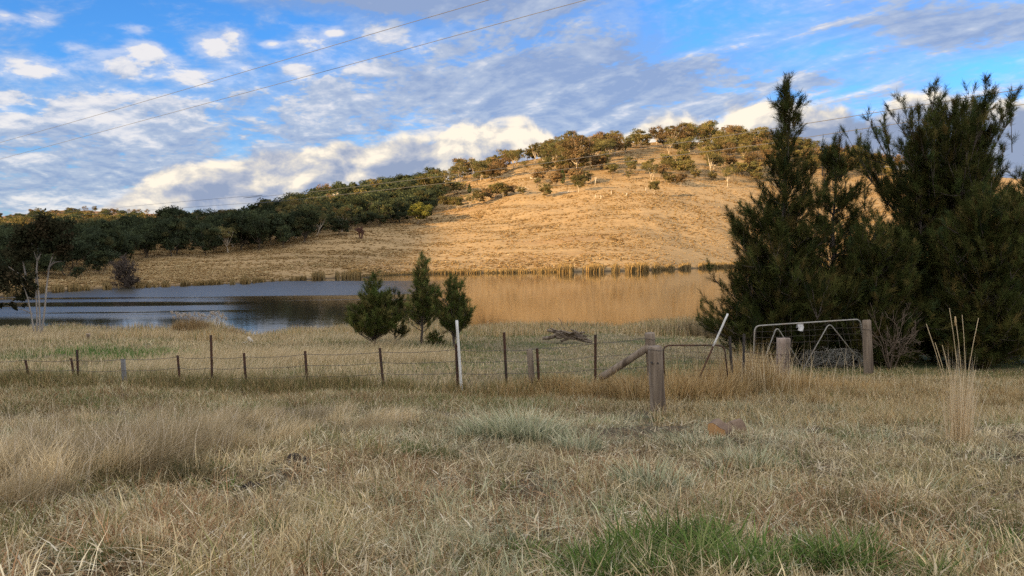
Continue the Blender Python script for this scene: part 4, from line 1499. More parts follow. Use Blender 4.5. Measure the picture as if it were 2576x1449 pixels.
def simple_post(name, top, bp, D, r0, r1, seed, mat, label, cat="post", collar=None, holes=None, square=False):
    V, T, t, b = wood_post(top, bp, D, r0, r1, seed, square=square)
    g = on_ground(bp, D)
    e = empty(name, g, label, cat)
    part("timber", V, T, MAT[mat], e, g, True)
    if collar:
        mb = MB()
        for k in collar:
            c = b + (t - b) * k
            a = np.linspace(0, 6.2832, 15)
            rr = (r0 + (r1 - r0) * k) * 1.08
            mb.tube(np.stack([c[0] + np.cos(a) * rr, c[1] + np.sin(a) * rr, c[2] + .01 * np.sin(a * 2)], 1), .005, 5)
        V, T, C = mb.get(); part("wire_binding", V, T, MAT['wire'], e, g)
    if holes:
        for px, py in holes:
            q = P3(px, py, D)
            q[1] = D - (r0 + r1) / 2 * .93
            mb = MB()
            mb.tube([q + np.array([0, .03, 0]), q + np.array([0, -.014, 0])], [.019, .016], 10)
            V, T, C = mb.get(); part("bolt", V, T, MAT['dark_steel'], e, g)
    return e


# big strainer post in front, and the braced one behind it
simple_post("strainer_post", (1648, 872), 1664, 14.0, .150, .128, 21, 'old_wood', "thick split timber post standing nearest in front of the wire fence's end", holes=[(1637, 910), (1651, 911)], collar=[.97])
e2 = simple_post("strainer_post", (1634, 838), 1652, 17.4, .125, .112, 22, 'old_wood', "timber fence end post half hidden behind the thick nearest post, with diagonal brace", collar=[.93, .8])
g2 = on_ground(1652, 17.4)
pt = P3(1634, 872, 17.3); pb = P3(1516, 948, 17.7)
k = np.linspace(0, 1, 10)[:, None]
V, T = tube_geo(pt + (pb - pt) * k * 1.05, np.linspace(.075, .085, 10), 12, rng=RG, wob=.12)
part("diagonal_brace", V, T, MAT['old_wood'], e2, g2, True)

# white pole by the fence
g = on_ground(1162, 18.5)
V, T = tube_geo(np.linspace(P3(1149, 806, 18.5), g - [0, 0, .2], 12), .033, 12)
o = link("pole", mesh_np("pole", V - g, T, None, MAT['pole_white'], smooth=True), None, g)
tag(o, "tall leaning pale painted metal pole beside the middle of the wire fence", "pole")
# leaning pole across the rusty gate: white upper half over rust
D = 16.9
ta, tb_ = P3(1831, 789, D), P3(1751, 968, D)
e = empty("leaning_pole", tb_, "thin pole leaning diagonally across the small rusty gate, pale above and rusty below", "pole")
m_ = ta + (tb_ - ta) * .46
V, T = tube_geo(np.linspace(ta, m_, 6), .021, 10); part("painted_end", V, T, MAT['pole_white'], e, tb_, True)
V, T = tube_geo(np.linspace(m_, tb_ + (tb_ - ta) * .05, 6), .0195, 10); part("rusty_end", V, T, MAT['rust'], e, tb_, True)


def rounded_frame(pts, r, n=8):
    """bent pipe through corner points with rounded corners"""
    pts = [np.asarray(p, float) for p in pts]
    out = [pts[0]]
    for a, b, c in zip(pts[:-2], pts[1:-1], pts[2:]):
        d = min(.16, np.linalg.norm(a - b) * .45, np.linalg.norm(c - b) * .45)
        p0 = b + (a - b) / np.linalg.norm(a - b) * d
        p1 = b + (c - b) / np.linalg.norm(c - b) * d
        for t in np.linspace(0, 1, 6):
            out.append((1 - t) ** 2 * p0 + 2 * t * (1 - t) * b + t * t * p1)
    out.append(pts[-1])
    return tube_geo(np.array(out), r, n)


def mesh_panel(P00, P10, P01, P11, nu, nv, r, rng, wob=.015, keep=1.0):
    """woven wire mesh between four corners"""
    mb = MB()
    P00, P10, P01, P11 = [np.asarray(p, float) for p in (P00, P10, P01, P11)]
    f = lambda u, v: (P00 * (1 - u) + P10 * u) * (1 - v) + (P01 * (1 - u) + P11 * u) * v
    for i in range(nu + 1):
        if rng.rand() < keep:
            mb.tube([f(i / nu + rng.normal() * wob * .2, v) + rng.normal(size=3) * wob * .4 for v in np.linspace(0, 1, 6)], r, 3)
    for j in range(nv + 1):
        if rng.rand() < keep:
            mb.tube([f(u, j / nv) + rng.normal(size=3) * wob * .4 for u in np.linspace(0, 1, 9)], r, 3)
    return mb.get()


# small rusty mesh gate between the strainer post and the pickets
D = 17.2
g = on_ground(1740, D)
e = empty("mesh_gate", g, "low rusty pipe gate filled with wire mesh beside the thick timber post", "gate")
fr = [P3(1672, 966, D), P3(1668, 869, D), P3(1822, 868, D), P3(1833, 966, D)]
V, T = rounded_frame(fr, .017); part("frame", V, T, MAT['rust'], e, g, True)
V, T, C = mesh_panel(P3(1672, 960, D), P3(1832, 960, D), P3(1670, 871, D), P3(1822, 871, D), 9, 6, .0035, RG); part("wire_mesh", V, T, MAT['rust'], e, g)

# pickets with a rusty mesh piece running to the stump post
D = 18.6
g = on_ground(1860, D)
e = empty("mesh_fence", g, "two dark steel pickets and a rusty wire mesh piece tied to the weathered stump post", "fence")
for tp, bp, dd in [((1836, 847), 1853, 17.8), ((1872, 840), 1875, 18.6)]:
    mb, t, b = star_picket(tp, bp, dd)
    V, T, C = mb.get(); part("star_picket", V, T, MAT['dark_steel'], e, g)
mb = MB()
a0, a1 = 18.6, 20.1
for y0, y1 in [(885, 891), (898, 903), (908, 912), (920, 924), (934, 938)]:
    p0, p1 = P3(1873, y0, a0), P3(1990, y1, a1)
    k = np.linspace(0, 1, 9)[:, None]
    q = p0 + (p1 - p0) * k; q[:, 2] -= .03 * (4 * k * (1 - k))[:, 0]
    mb.tube(q, .006 if y0 == 885 else .004, 4)
for u in np.linspace(.05, .95, 8):
    mb.tube([P3(1873 + 117 * u, 885 + 6 * u, a0 + (a1 - a0) * u), P3(1873 + 117 * u, 940 + 3 * u, a0 + (a1 - a0) * u)], .0035, 3)
V, T, C = mb.get(); part("wire_mesh", V, T, MAT['rust'], e, g)
simple_post("stump_post", (1972, 851), 1975, 20.3, .185, .172, 23, 'stump_wood', "short thick pinkish weathered timber stump post before the farm gate", collar=[.72, .6])

# the galvanised farm gate
D0, D1 = 21.6, 22.5                       # left and right end of the gate
def GP(px, py):
    return P3(px, py, D0 + (D1 - D0) * (px - 1896) / (2165 - 1896))


g = on_ground(2030, 22)
e = empty("farm_gate", g, "wide galvanised pipe farm gate with two inverted V braces, sagging to the left", "gate")
V, T = rounded_frame([GP(1893, 938), GP(1899, 820), GP(2164, 803), GP(2184, 938)], .0195, 10); part("frame", V, T, MAT['galv'], e, g, True)
for A, B, C_ in [((1918, 918), (1954, 820), (2016, 920)), ((2020, 930), (2086, 811), (2168, 915))]:
    V, T = rounded_frame([GP(*A), GP(B[0], B[1] + 1), GP(*C_)], .016, 8); part("v_brace", V, T, MAT['galv'], e, g, True)
V, T, C = mesh_panel(GP(1896, 932), GP(2182, 932), GP(1903, 822), GP(2160, 808), 18, 8, .0028, RG, .02, .8); part("wire_mesh", V, T, MAT['wire'], e, g)
mb = MB()
for y0 in (829, 918):
    q = GP(2170 if y0 == 829 else 2183, y0); mb.box(q + np.array([.05, 0, 0]), (.17, .05, .035))
V, T, C = mb.get(); part("hinge", V, T, MAT['galv'], e, g)
simple_post("gate_post", (2179, 805), 2194, 22.3, .135, .118, 24, 'old_wood', "round grey timber post carrying the hinge end of the farm gate", collar=[.86])
mw = mat_noise("white_plastic", (.72, .73, .74), (.62, .64, .66), 6, 3, .5, (1, 1, 1), .2)
q = GP(2012, 816); n = 9
V = []
for j in range(n):
    for i in range(n):
        u, v = i / (n - 1), j / (n - 1)
        V.append([(u - .5) * .16 * (1 - .12 * v) + .02 * math.sin(v * 3), -.033 - .014 * math.sin(u * 7 + v * 3), .02 - v * .19 - .02 * u])
for j in range(n):
    for i in range(n):
        u, v = i / (n - 1), j / (n - 1)
        V.append([(u - .5) * .16, .036 + .008 * math.sin(u * 6), .02 - v * .12])
T = []
for s in (0, n * n):
    for j in range(n - 1):
        for i in range(n - 1):
            a = s + j * n + i; T += [(a, a + 1, a + n + 1), (a, a + n + 1, a + n)]
for i in range(n - 1):
    T += [(i, i + 1, n * n + i + 1), (i, n * n + i + 1, n * n + i)]
V = np.array(V); V[:n, 2] = V[n * n:n * n + n, 2] = .029
tag(link("tag", mesh_np("tag", V, T, None, mw, smooth=True), None, q), "white plastic sheet scrap folded over the farm gate's top rail", "plastic scrap")

# roll of old netting behind the gate
g = on_ground(2095, 24.0)
mb = MB(); rn = np.random.RandomState(4)
for i in range(46):
    u = rn.rand(); a = np.linspace(0, 6.28, 12) + rn.rand() * 6
    c = np.array([(u - .5) * 1.5, rn.normal() * .08, .33 + .1 * math.sin(u * 5)])
    rr = .26 * rn.uniform(.7, 1.15)
    mb.tube(np.stack([c[0] + .25 * np.cos(a * .5 + i) + .1 * np.sin(a), c[1] + np.cos(a) * rr, c[2] + np.sin(a) * rr], 1), .004, 3)
for i in range(26):
    a = rn.rand() * 6.28; k = np.linspace(-.85, .85, 10)
    mb.tube(np.stack([k, np.cos(a + k * 1.3) * .26, .34 + np.sin(a + k * 1.3) * .26 + .05 * np.sin(k * 4)], 1), .0035, 3)
o = mb.build("wire_netting", MAT['galv'], None, g)
tag(o, "crumpled roll of old wire netting lying behind the farm gate", "netting")

# ------------------------------------------------------------------ things lying about
# bare shrub right of the gate
bs = mat_noise("dead_shrub_bark", (.12, .085, .062), (.19, .145, .11), 6, 4, .9, (1, 1, 1), 0)
g = on_ground(2250, 23.6)
o = empty("bare_shrub", g, "leafless brown shrub with twisted spreading stems right of the gate post", "shrub")
link("stems", twig_tree(51, 2.7, 7, .45, 3, .024, .5, 3, .62, .12, bs, "stems", 5, .005), o)

# sticks piled near the water
g = ground_hit(1428, 866)
STP = [((1365, 852), (1470, 835), .06, .2), ((1395, 842), (1488, 862), .055, -.1), ((1378, 830), (1484, 856), .05, .15), ((1400, 838), (1475, 846), .045, -.25), ((1390, 846), (1450, 834), .05, .3), ((1410, 832), (1478, 852), .035, -.3),
       ((1388, 828), (1440, 838), .03, .1), ((1400, 850), (1460, 842), .06, -.2), ((1412, 858), (1440, 846), .05, 0), ((1425, 836), (1490, 858), .04, .25), ((1383, 826), (1412, 834), .02, .2), ((1405, 800), (1430, 846), .012, .1), ((1436, 829), (1486, 848), .03, -.2), ((1372, 848), (1418, 842), .035, .3)]
STL = ['longest grey branch sticking out furthest left', 'thick pale branch sloping down to the right end', 'long branch crossing over the top', 'nearly level branch at mid height', 'branch slanting up to the right', 'slim branch lying down-right near the top', 'thin top branch at the left', 'thick short branch low in the middle', 'shortest thick branch at the bottom', 'branch reaching furthest right', 'small twig at the upper left', 'thin bare twig pointing straight up', 'slim branch near the right end', 'branch lying level at the left']
rn = np.random.RandomState(8)
for i, (a, b, r, dy) in enumerate(STP):
    pa, pb = P3(*a, g[1] + dy), P3(*b, g[1] - dy)
    k = np.linspace(0, 1, 8)[:, None]
    q = pa + (pb - pa) * k + (rn.rand(8, 3) - .5) * .05
    c = q.mean(0)
    mb = MB(); mb.tube(q - c, np.linspace(r, r * .55, 8) * 1.25, 7)
    if i % 3 == 0:
        mb.tube([q[5] - c, q[5] - c + np.array([.2, 0, .22])], [r * .4, r * .2], 5)
    tag(mb.build("branch", MAT['old_wood'], None, c), STL[i] + " in the heap by the lake's edge", "branch", "branches heaped by the lake's edge")

# split firewood blocks
cut = mat_noise("fresh_cut_wood", (.44, .22, .08), (.56, .33, .15), 9, 5, .8, (1, 1, .2), .3)
bark_b = mat_noise("firewood_bark", (.14, .09, .06), (.21, .145, .10), 10, 6, .9, (.2, 1, 1), .5)
hoff = mat_noise("pale_cut_wood", (.40, .30, .22), (.48, .37, .28), 9, 5, .8, (1, 1, .2), .3)


def log_block(name, px, py, D, L, R, rz, tilt, label, m1, m2, sd):
    rng = np.random.RandomState(sd)
    n, m = 14, 6
    a = np.linspace(0, 2 * np.pi, n, endpoint=False)
    rr = R * (1 + .2 * (rng.rand(n) - .5)); rr *= np.interp(np.abs(np.cos(a * 1.5 + sd)), [0, 1], [.72, 1.15])
    V = []
    for i in range(m):
        x = (i / (m - 1) - .5) * L
        V.append(np.stack([np.full(n, x) + (rng.rand(n) - .5) * .02, np.cos(a) * rr * 1.02, np.sin(a) * rr + R * .85], 1))
    V = np.concatenate(V)
    T = []
    for i in range(m - 1):
        for j in range(n):
            p, q = i * n + j, i * n + (j + 1) % n
            T += [(p, q, q + n), (p, q + n, p + n)]
    g = ground_hit(px, py); 
    e = empty(name, g, label, "firewood", None, rz)
    e.rotation_euler = (0, tilt, rz)
    link("bark", mesh_np("bark", V, T, None, m1, smooth=True), e)
    for s in (0, m - 1):
        ring = V[s * n:(s + 1) * n]
        ring = ring * [1, .985, .985] + [(-.004 if s == 0 else .004), 0, R * .0127]
        c = ring.mean(0)
        V2 = np.vstack([ring, c]); T2 = [(j, (j + 1) % n, n) if s else ((j + 1) % n, j, n) for j in range(n)]
        link("cut_face", mesh_np("cut_face", V2, T2, None, m2), e)


log_block("firewood", 1808, 1104, 12.4, .20, .125, -2.2, .10, "split firewood block with bright orange cut face lying in the grass", bark_b, cut, 3)
log_block("firewood", 1852, 1096, 12.6, .20, .11, .55, -.1, "darker firewood piece lying against the orange-faced block", bark_b, hoff, 4)
soil = mat_noise("dark_soil", (.018, .013, .011), (.035, .024, .018), 18, 6, 1.0, (1, 1, 1), .8, bdist=.03)
for i, (px, py, w, h, lb) in enumerate([(757, 1176, 62, 26, "black dung mound nearest the big grey-green weed on the left"), (632, 1238, 46, 24, "dark brown dung mound in the hollow beside the fluffy grass"),
                                        (484, 1268, 34, 12, "small dark dung clod at the foot of the fluffy grass"), (1402, 1166, 30, 12, "dark clod among the grey-green weeds in the middle"), (1608, 1180, 20, 8, "tiny dark clod right of the middle weeds")]):
    g = ground_hit(px, py)
    R = w / 2 / F * g[1]; H = h / F * g[1] * 1.25
    rn = np.random.RandomState(60 + i)
    mb = MB()
    nn = 24
    for jj in range(7):
        c = np.array([rn.normal() * R * .45, rn.normal() * R * .3, H * rn.uniform(.15, .5)])
        th_, ph = np.meshgrid(np.linspace(0, np.pi, 9), np.linspace(0, 2 * np.pi, 14, endpoint=False), indexing='ij')
        rr = R * rn.uniform(.35, .6) * (1 + .3 * (rn.rand(9, 14) - .5))
        V = np.stack([c[0] + np.sin(th_) * np.cos(ph) * rr, c[1] + np.sin(th_) * np.sin(ph) * rr, c[2] + np.cos(th_) * rr * H / R * .9], -1).reshape(-1, 3)
        T = []
        for a_ in range(8):
            for b_ in range(14):
                p, q = a_ * 14 + b_, a_ * 14 + (b_ + 1) % 14
                T += [(p, p + 14, q + 14), (p, q + 14, q)]
        mb.add(V, T)
    tag(mb.build("dung_mound", soil, None, g), lb, "dung mound")
# small things by the water
g = ground_hit(632, 866)
mb = MB()
mb.tube([(-.02, 0, -.05), (.0, 0, .14), (-.10, 0, .27), (-.14, 0, .34)], [.09, .085, .07, .04], 9)
mb.tube([(.0, 0, .12), (.13, .02, .02), (.2, .03, -.05)], [.07, .06, .04], 8)
mb.tube([(-.6, .1, .02), (-.2, .05, .07), (0, 0, .06)], [.03, .05, .05], 7)
tag(mb.build("driftwood", pale, None, g), "bleached crooked driftwood stub at the small bay's edge", "driftwood")
g = ground_hit(878, 850)
mb = MB(); mb.tube([(0, 0, -.05), (-.03, 0, .15), (-.10, 0, .30)], [.05, .05, .03], 8); mb.tube([(0, 0, .02), (.12, 0, .0)], [.05, .03], 7)
tag(mb.build("driftwood", pale, None, g), "small white driftwood stub left of the bushy young casuarina", "driftwood")
g = ground_hit(222, 858)
V, T = tube_geo([(0, 0, -.1), (0, 0, .22), (0, .01, .34)], [.11, .10, .095], 12)
e = empty("tree_stump", g, "small brown cut stump in the grass right of the white-stemmed gum", "stump")
part("trunk", V, T, MAT['old_wood'], e, 0, True)
V, T = tube_geo([(0, .01, .338), (0, .01, .352)], [.093, .09], 12)
part("cut_top", V, T, hoff, e, 0)
p = np.array([float(xpix(925, 699, 112)), 112, .0])
mb = MB(); q = np.linspace(-1, 1, 7); mb.tube(np.stack([q * 1.1, q * .1, .02 + .1 * np.sin(q * 2)], 1), [.05, .1, .13, .14, .12, .1, .04], 7)
tag(mb.build("floating_log", MAT['dark_bark'], None, p), "dark log floating off the end of the far reed bed", "log")

# ------------------------------------------------------------------ grass, weeds and reeds
GR = np.random.RandomState(2024)


def samp(n, d0, d1, px0=-140, px1=2720, pw=-.3):
    """random ground points, thinning with distance like D ** pw per unit of depth"""
    u = GR.rand(n); e = pw + 1
    D = (d0 ** e + u * (d1 ** e - d0 ** e)) ** (1 / e)
    px = GR.uniform(px0, px1, n)
    x = (px - CX) / F * D
    return x, D, px


def stuff(name, parts, label, cat, mat='grass'):
    V = np.concatenate([p[0] for p in parts])
    off = np.cumsum([0] + [len(p[0]) for p in parts[:-1]])
    T = np.concatenate([p[1] + o for p, o in zip(parts, off)])
    C = np.concatenate([p[2] for p in parts])
    print(name, len(T), "faces")
    return tag(link(name, mesh_np(name, V, T, C, MAT[mat])), label, cat, None, "stuff")


def bl(x, y, H, W, lean, C, az=None, bend=.5, sink=.02):
    n = len(x)
    P = np.stack([x, y, ground_z(x, y) - sink], 1)
    az = GR.rand(n) * 6.283 if az is None else az
    return blades(P, H, W, az, lean, C, GR, bend)


STRAW = [(4, (.48, .395, .235)), (3, (.40, .32, .18)), (2.4, (.62, .54, .37)), (2, (.25, .19, .10)), (1.4, (.20, .19, .08)), (.9, (.20, .125, .065))]
GREYG = [(3, (.38, .385, .245)), (2, (.52, .50, .345)), (2, (.25, .26, .155)), (1, (.50, .43, .28))]
OLIVE_G = [(3, (.17, .16, .065)), (2, (.13, .135, .055)), (2, (.25, .19, .095)), (1.2, (.10, .075, .04)), (1, (.33, .25, .13))]
GOLD_G = [(3, (.48, .34, .16)), (2, (.40, .27, .12)), (2, (.54, .42, .24)), (1, (.22, .14, .07))]
FLUFF = [(3, (.50, .40, .245)), (2, (.44, .345, .20)), (2, (.56, .46, .30)), (1, (.36, .28, .145))]
GREEN = [(3, (.105, .17, .042)), (2, (.15, .21, .06)), (1.5, (.24, .26, .10)), (1, (.06, .105, .03))]
PGREEN = [(3, (.13, .165, .06)), (2, (.18, .19, .08)), (1, (.09, .13, .042))]


def blend_pal(n, fields):
    """choose each blade's palette with probability proportional to the given weights"""
    w = np.stack([f[0] for f in fields], 1); w = w / w.sum(1, keepdims=True)
    r = GR.rand(n, 1); k = (w.cumsum(1) < r).sum(1)
    C = np.zeros((n, 3))
    for i, (_, pal) in enumerate(fields):
        m = k == i
        if m.any():
            C[m] = pick(GR, int(m.sum()), pal, .2)
    return C, k


def near_grass():
    parts = []
    # mown paddock: tangled tufts of laid straw and stubble, with bare gaps between
    nc = 11000
    cx, cy, cpx = samp(nc, 3.6, 19.5, pw=-.35)
    gap = fbm(cx * .9, cy * .9, 3)
    keep = GR.rand(nc) < sstep(gap, .34, .54) * .82 + .18
    cx, cy, cpx, gap = cx[keep], cy[keep], cpx[keep], gap[keep]; nc = len(cx)
    big = fbm(cx * .35 + 9, cy * .45 + 3, 3)
    greyz = sstep(fbm(cx * .5 + 31, cy * .5, 3), .44, .60) * (.25 + .75 * np.exp(-((cpx - 1650) / 500) ** 2))
    oliv = sstep(fbm(cx * .4 + 71, cy * .4, 3), .45, .60) * (.5 + .5 * sstep(cpx, 1200, 300))
    grn = sstep(fbm(cx * .8 + 51, cy * .8 + 5, 3), .54, .64)
    red = sstep(fbm(cx * .7 + 11, cy * .7 + 35, 3), .54, .64)
    cc, _ = blend_pal(nc, [(np.full(nc, .85), STRAW), (greyz * 1.3, GREYG), (oliv * 1.1, OLIVE_G), (grn * .8, PGREEN), (red * .8, [(1, (.25, .15, .08)), (1, (.33, .21, .12))])])
    cc *= (np.clip(.15 + 1.6 * big, .4, 1.5) * GR.uniform(.55, 1.35, nc))[:, None]
    caz = GR.rand(nc) * 6.283; cR = GR.uniform(.05, .20, nc) * (.6 + .05 * cy); chh = GR.uniform(.55, 1.3, nc) * (.6 + .8 * big)
    clean = np.where(GR.rand(nc) < .16, GR.uniform(.4, 1.2, nc), GR.uniform(1.6, 7.0, nc))
    n = 250000
    idx = GR.randint(nc, size=n)
    x = cx[idx] + GR.normal(size=n) * cR[idx]; y = cy[idx] + GR.normal(size=n) * cR[idx]
    own, k = blend_pal(n, [(np.full(n, .9), STRAW), (greyz[idx], GREYG), (oliv[idx], OLIVE_G)])
    mixk = (GR.rand(n) < .40)[:, None]
    C = np.where(mixk, own, cc[idx] * GR.uniform(.8, 1.2, (n, 1)))
    up = GR.rand(n) < .15
    H = np.where(up, GR.uniform(.06, .17, n), GR.uniform(.07, .25, n)) * chh[idx]
    lean = np.where(up, GR.uniform(.1, .8, n), clean[idx] * GR.uniform(.5, 1.5, n))
    W = np.maximum(GR.uniform(.004, .0115, n), y * .00062)
    parts.append(bl(x, y, H, W, lean, C, caz[idx] + GR.normal(size=n) * 1.1, .25, .0 - .05 * GR.rand(n) ** 2))
    # longer loose straws lying about
    n = 5200
    x, y, px = samp(n, 4.0, 15, pw=-.2)
    ln = GR.uniform(.20, .55, n)
    P = np.stack([x, y, ground_z(x, y) + GR.uniform(.03, .10, n)], 1)
    parts.append(blades(P, ln, np.maximum(.0045, y * .0005), GR.rand(n) * 6.28, GR.uniform(2.5, 12, n), pick(GR, n, [(2, (.56, .47, .31)), (1, (.44, .34, .20)), (1, (.60, .53, .40))]), GR, .2))
    # broad flat broken pieces
    n = 9000
    x, y, px = samp(n, 3.8, 12, pw=-.4)
    P = np.stack([x, y, ground_z(x, y) + GR.uniform(.02, .09, n)], 1)
    parts.append(blades(P, GR.uniform(.06, .22, n), GR.uniform(.009, .018, n), GR.rand(n) * 6.28, GR.uniform(2, 9, n), pick(GR, n, [(2, (.50, .42, .29)), (1, (.38, .28, .17)), (1, (.60, .54, .42)), (1, (.22, .14, .08))]), GR, .3))
    # odd tussocks left by the mower: straw, olive and grey-green, matted dark ones
    for _ in range(210):
        D_ = 4.3 + 10.5 * GR.rand() ** 1.2
        px_ = GR.uniform(-100, 2680)
        pal_ = [STRAW, OLIVE_G, GREYG, STRAW, OLIVE_G, [(1, (.23, .15, .085)), (1, (.17, .115, .065)), (1, (.30, .21, .12))], PGREEN][GR.randint(7)]
        f_ = GR.uniform(.6, 1.1)
        parts.append(tuft(px_, 0, int(GR.uniform(60, 260)), GR.uniform(.10, .34), GR.uniform(.10, .27), GR.uniform(.005, .010), GR.uniform(.6, 1.8), None, [(w_, tuple(v * f_ for v in c_)) for w_, c_ in pal_], .7, .4, .5, D=D_, ry=GR.uniform(.6, 1.1)))
    # upright single dry stems
    n = 1500
    x, y, px = samp(n, 4.5, 16, pw=0)
    parts.append(bl(x, y, GR.uniform(.2, .45, n), np.maximum(.004, y * .0005), GR.uniform(.05, .5, n), pick(GR, n, [(2, (.52, .43, .28)), (1, (.42, .31, .18))])))
    stuff("dry_grass", parts, "mown straw-coloured dry grass covering the foreground", "grass")


def tuft(px, py, nb, R, H, W, lean, az, pal, jit=.5, bend=.55, hj=.3, D=None, ry=None):
    g = ground_hit(px, py) if D is None else on_ground(px, D)
    r = np.sqrt(GR.rand(nb)) * R; a = GR.rand(nb) * 6.283
    x = g[0] + np.cos(a) * r; y = g[1] + np.sin(a) * r * (ry or .7)
    h = H * (1 - .35 * (r / R) ** 2) * GR.uniform(1 - hj, 1 + hj * .5, nb)
    if az is None:
        azs = a + GR.normal(size=nb) * .5
    else:
        azs = az + GR.normal(size=nb) * jit
    l = np.abs(lean * (1 + GR.normal(size=nb) * .45)) + .05
    if az is None:
        l = l * (.3 + r / R)
    c = pick(GR, nb, pal, .15) * GR.uniform(.85, 1.12)
    return bl(x, y, h, np.full(nb, max(W, g[1] * .00042)), l, c, azs, bend)


def fluffy_grass():
    parts = []
    T = [(20, 1240, .62), (60, 1205, .60), (130, 1215, .62), (200, 1200, .66), (275, 1205, .70), (340, 1200, .72), (400, 1190, .74), (455, 1185, .72), (160, 1165, .55), (240, 1160, .60), (320, 1150, .60), (390, 1140, .60),
         (460, 1150, .60), (520, 1150, .55), (60, 1150, .50), (110, 1120, .45), (50, 1085, .40), (130, 1085, .38), (300, 1110, .42), (370, 1100, .45), (450, 1105, .45), (530, 1105, .5), (590, 1090, .5), (650, 1085, .5),
         (600, 1120, .45), (690, 1070, .40), (750, 1065, .42), (810, 1060, .40), (860, 1050, .38), (760, 1095, .35), (700, 1110, .40), (930, 1075, .42), (980, 1085, .45), (1010, 1070, .38), (880, 1085, .35), (560, 1060, .35), (640, 1050, .3),
         (-40, 1220, .6), (-30, 1160, .5), (200, 1060, .28), (420, 1050, .3), (120, 1260, .5), (30, 1290, .45)]
    for px, py, h in T:
        for q in range(3):
            f_ = GR.uniform(.50, 1.18); pal_ = [(w_, tuple(v * f_ for v in c_)) for w_, c_ in FLUFF]
            parts.append(tuft(px + GR.uniform(-38, 38), py + GR.uniform(-16, 16), 210, .24, h * GR.uniform(.65, 1.2), .0060, GR.uniform(.4, 1.1), .25 + GR.normal() * .7, pal_, .6, .65, .5))
        parts.append(tuft(px, py, 300, .40, h * .5, .007, .6, None, OLIVE_G, .5, .5, .5))
        parts.append(tuft(px, py, 26, .40, h * 1.15, .005, .4, None, [(1, (.62, .53, .40))], .5, .35, .4))
    # overhanging dark green skirt in front of the tallest fluff
    for px, py in [(430, 1215), (480, 1220), (390, 1222), (330, 1225), (260, 1228), (510, 1205)]:
        parts.append(tuft(px + GR.uniform(-25, 25), py + GR.uniform(-14, 6), 230, .26, GR.uniform(.25, .5), .007, 1.0, -1.3, [(2, (.13, .125, .06)), (1.5, (.09, .09, .045)), (1.5, (.32, .26, .15)), (1, (.42, .34, .21))], .8, .3))
    stuff("tall_grass", parts, "soft pale tall grass leaning over at the left of the paddock", "tall grass")


def green_grass():
    parts = []
    Z = [(1500, 1440, .30), (1560, 1425, .30), (1620, 1420, .34), (1680, 1405, .34), (1740, 1420, .30), (1600, 1390, .24), (1700, 1372, .26), (1450, 1425, .2), (1820, 1430, .30), (1870, 1425, .34), (1900, 1445, .3),
         (1790, 1395, .24), (2040, 1445, .26), (2090, 1440, .30), (2140, 1445, .30), (2110, 1405, .22), (2200, 1440, .2), (2170, 1395, .24), (2060, 1410, .2), (2540, 1400, .2), (2400, 1440, .2), (230, 1350, .12), (345, 1385, .13), (190, 1395, .1), (700, 1300, .1), (520, 1225, .16), (1660, 1448, .3), (1760, 1448, .3), (1540, 1448, .28),
         (1980, 1440, .18), (2480, 1380, .14), (1320, 1440, .12), (1340, 1400, .14), (1300, 1420, .12)]
    for px, py, h in Z:
        for q in range(3):
            f_ = GR.uniform(.65, 1.2)
            parts.append(tuft(px + GR.normal() * 40, py + GR.normal() * 18, int(GR.uniform(70, 150)), .12, h * GR.uniform(.6, 1.2), .0140, 1.1, None, [(w_, tuple(v * f_ for v in c_)) for w_, c_ in GREEN], .6, .35, .5))
        parts.append(tuft(px, py, 44, .24, h * .8, .008, 1.8, None, STRAW, .6, .3, .5))
    for px, py in [(240, 1365), (220, 1350), (330, 1390), (1650, 1063), (1668, 1060), (2085, 1090), (2130, 1085), (1870, 1320), (700, 1068), (2290, 1340), (1450, 1120), (260, 1375), (2080, 1320)]:
        parts.append(tuft(px, py, 110, .16, .14, .006, .9, None, PGREEN, .6, .4, .4))
    stuff("green_grass", parts, "lush green grass tufts along the lower right edge", "green grass")


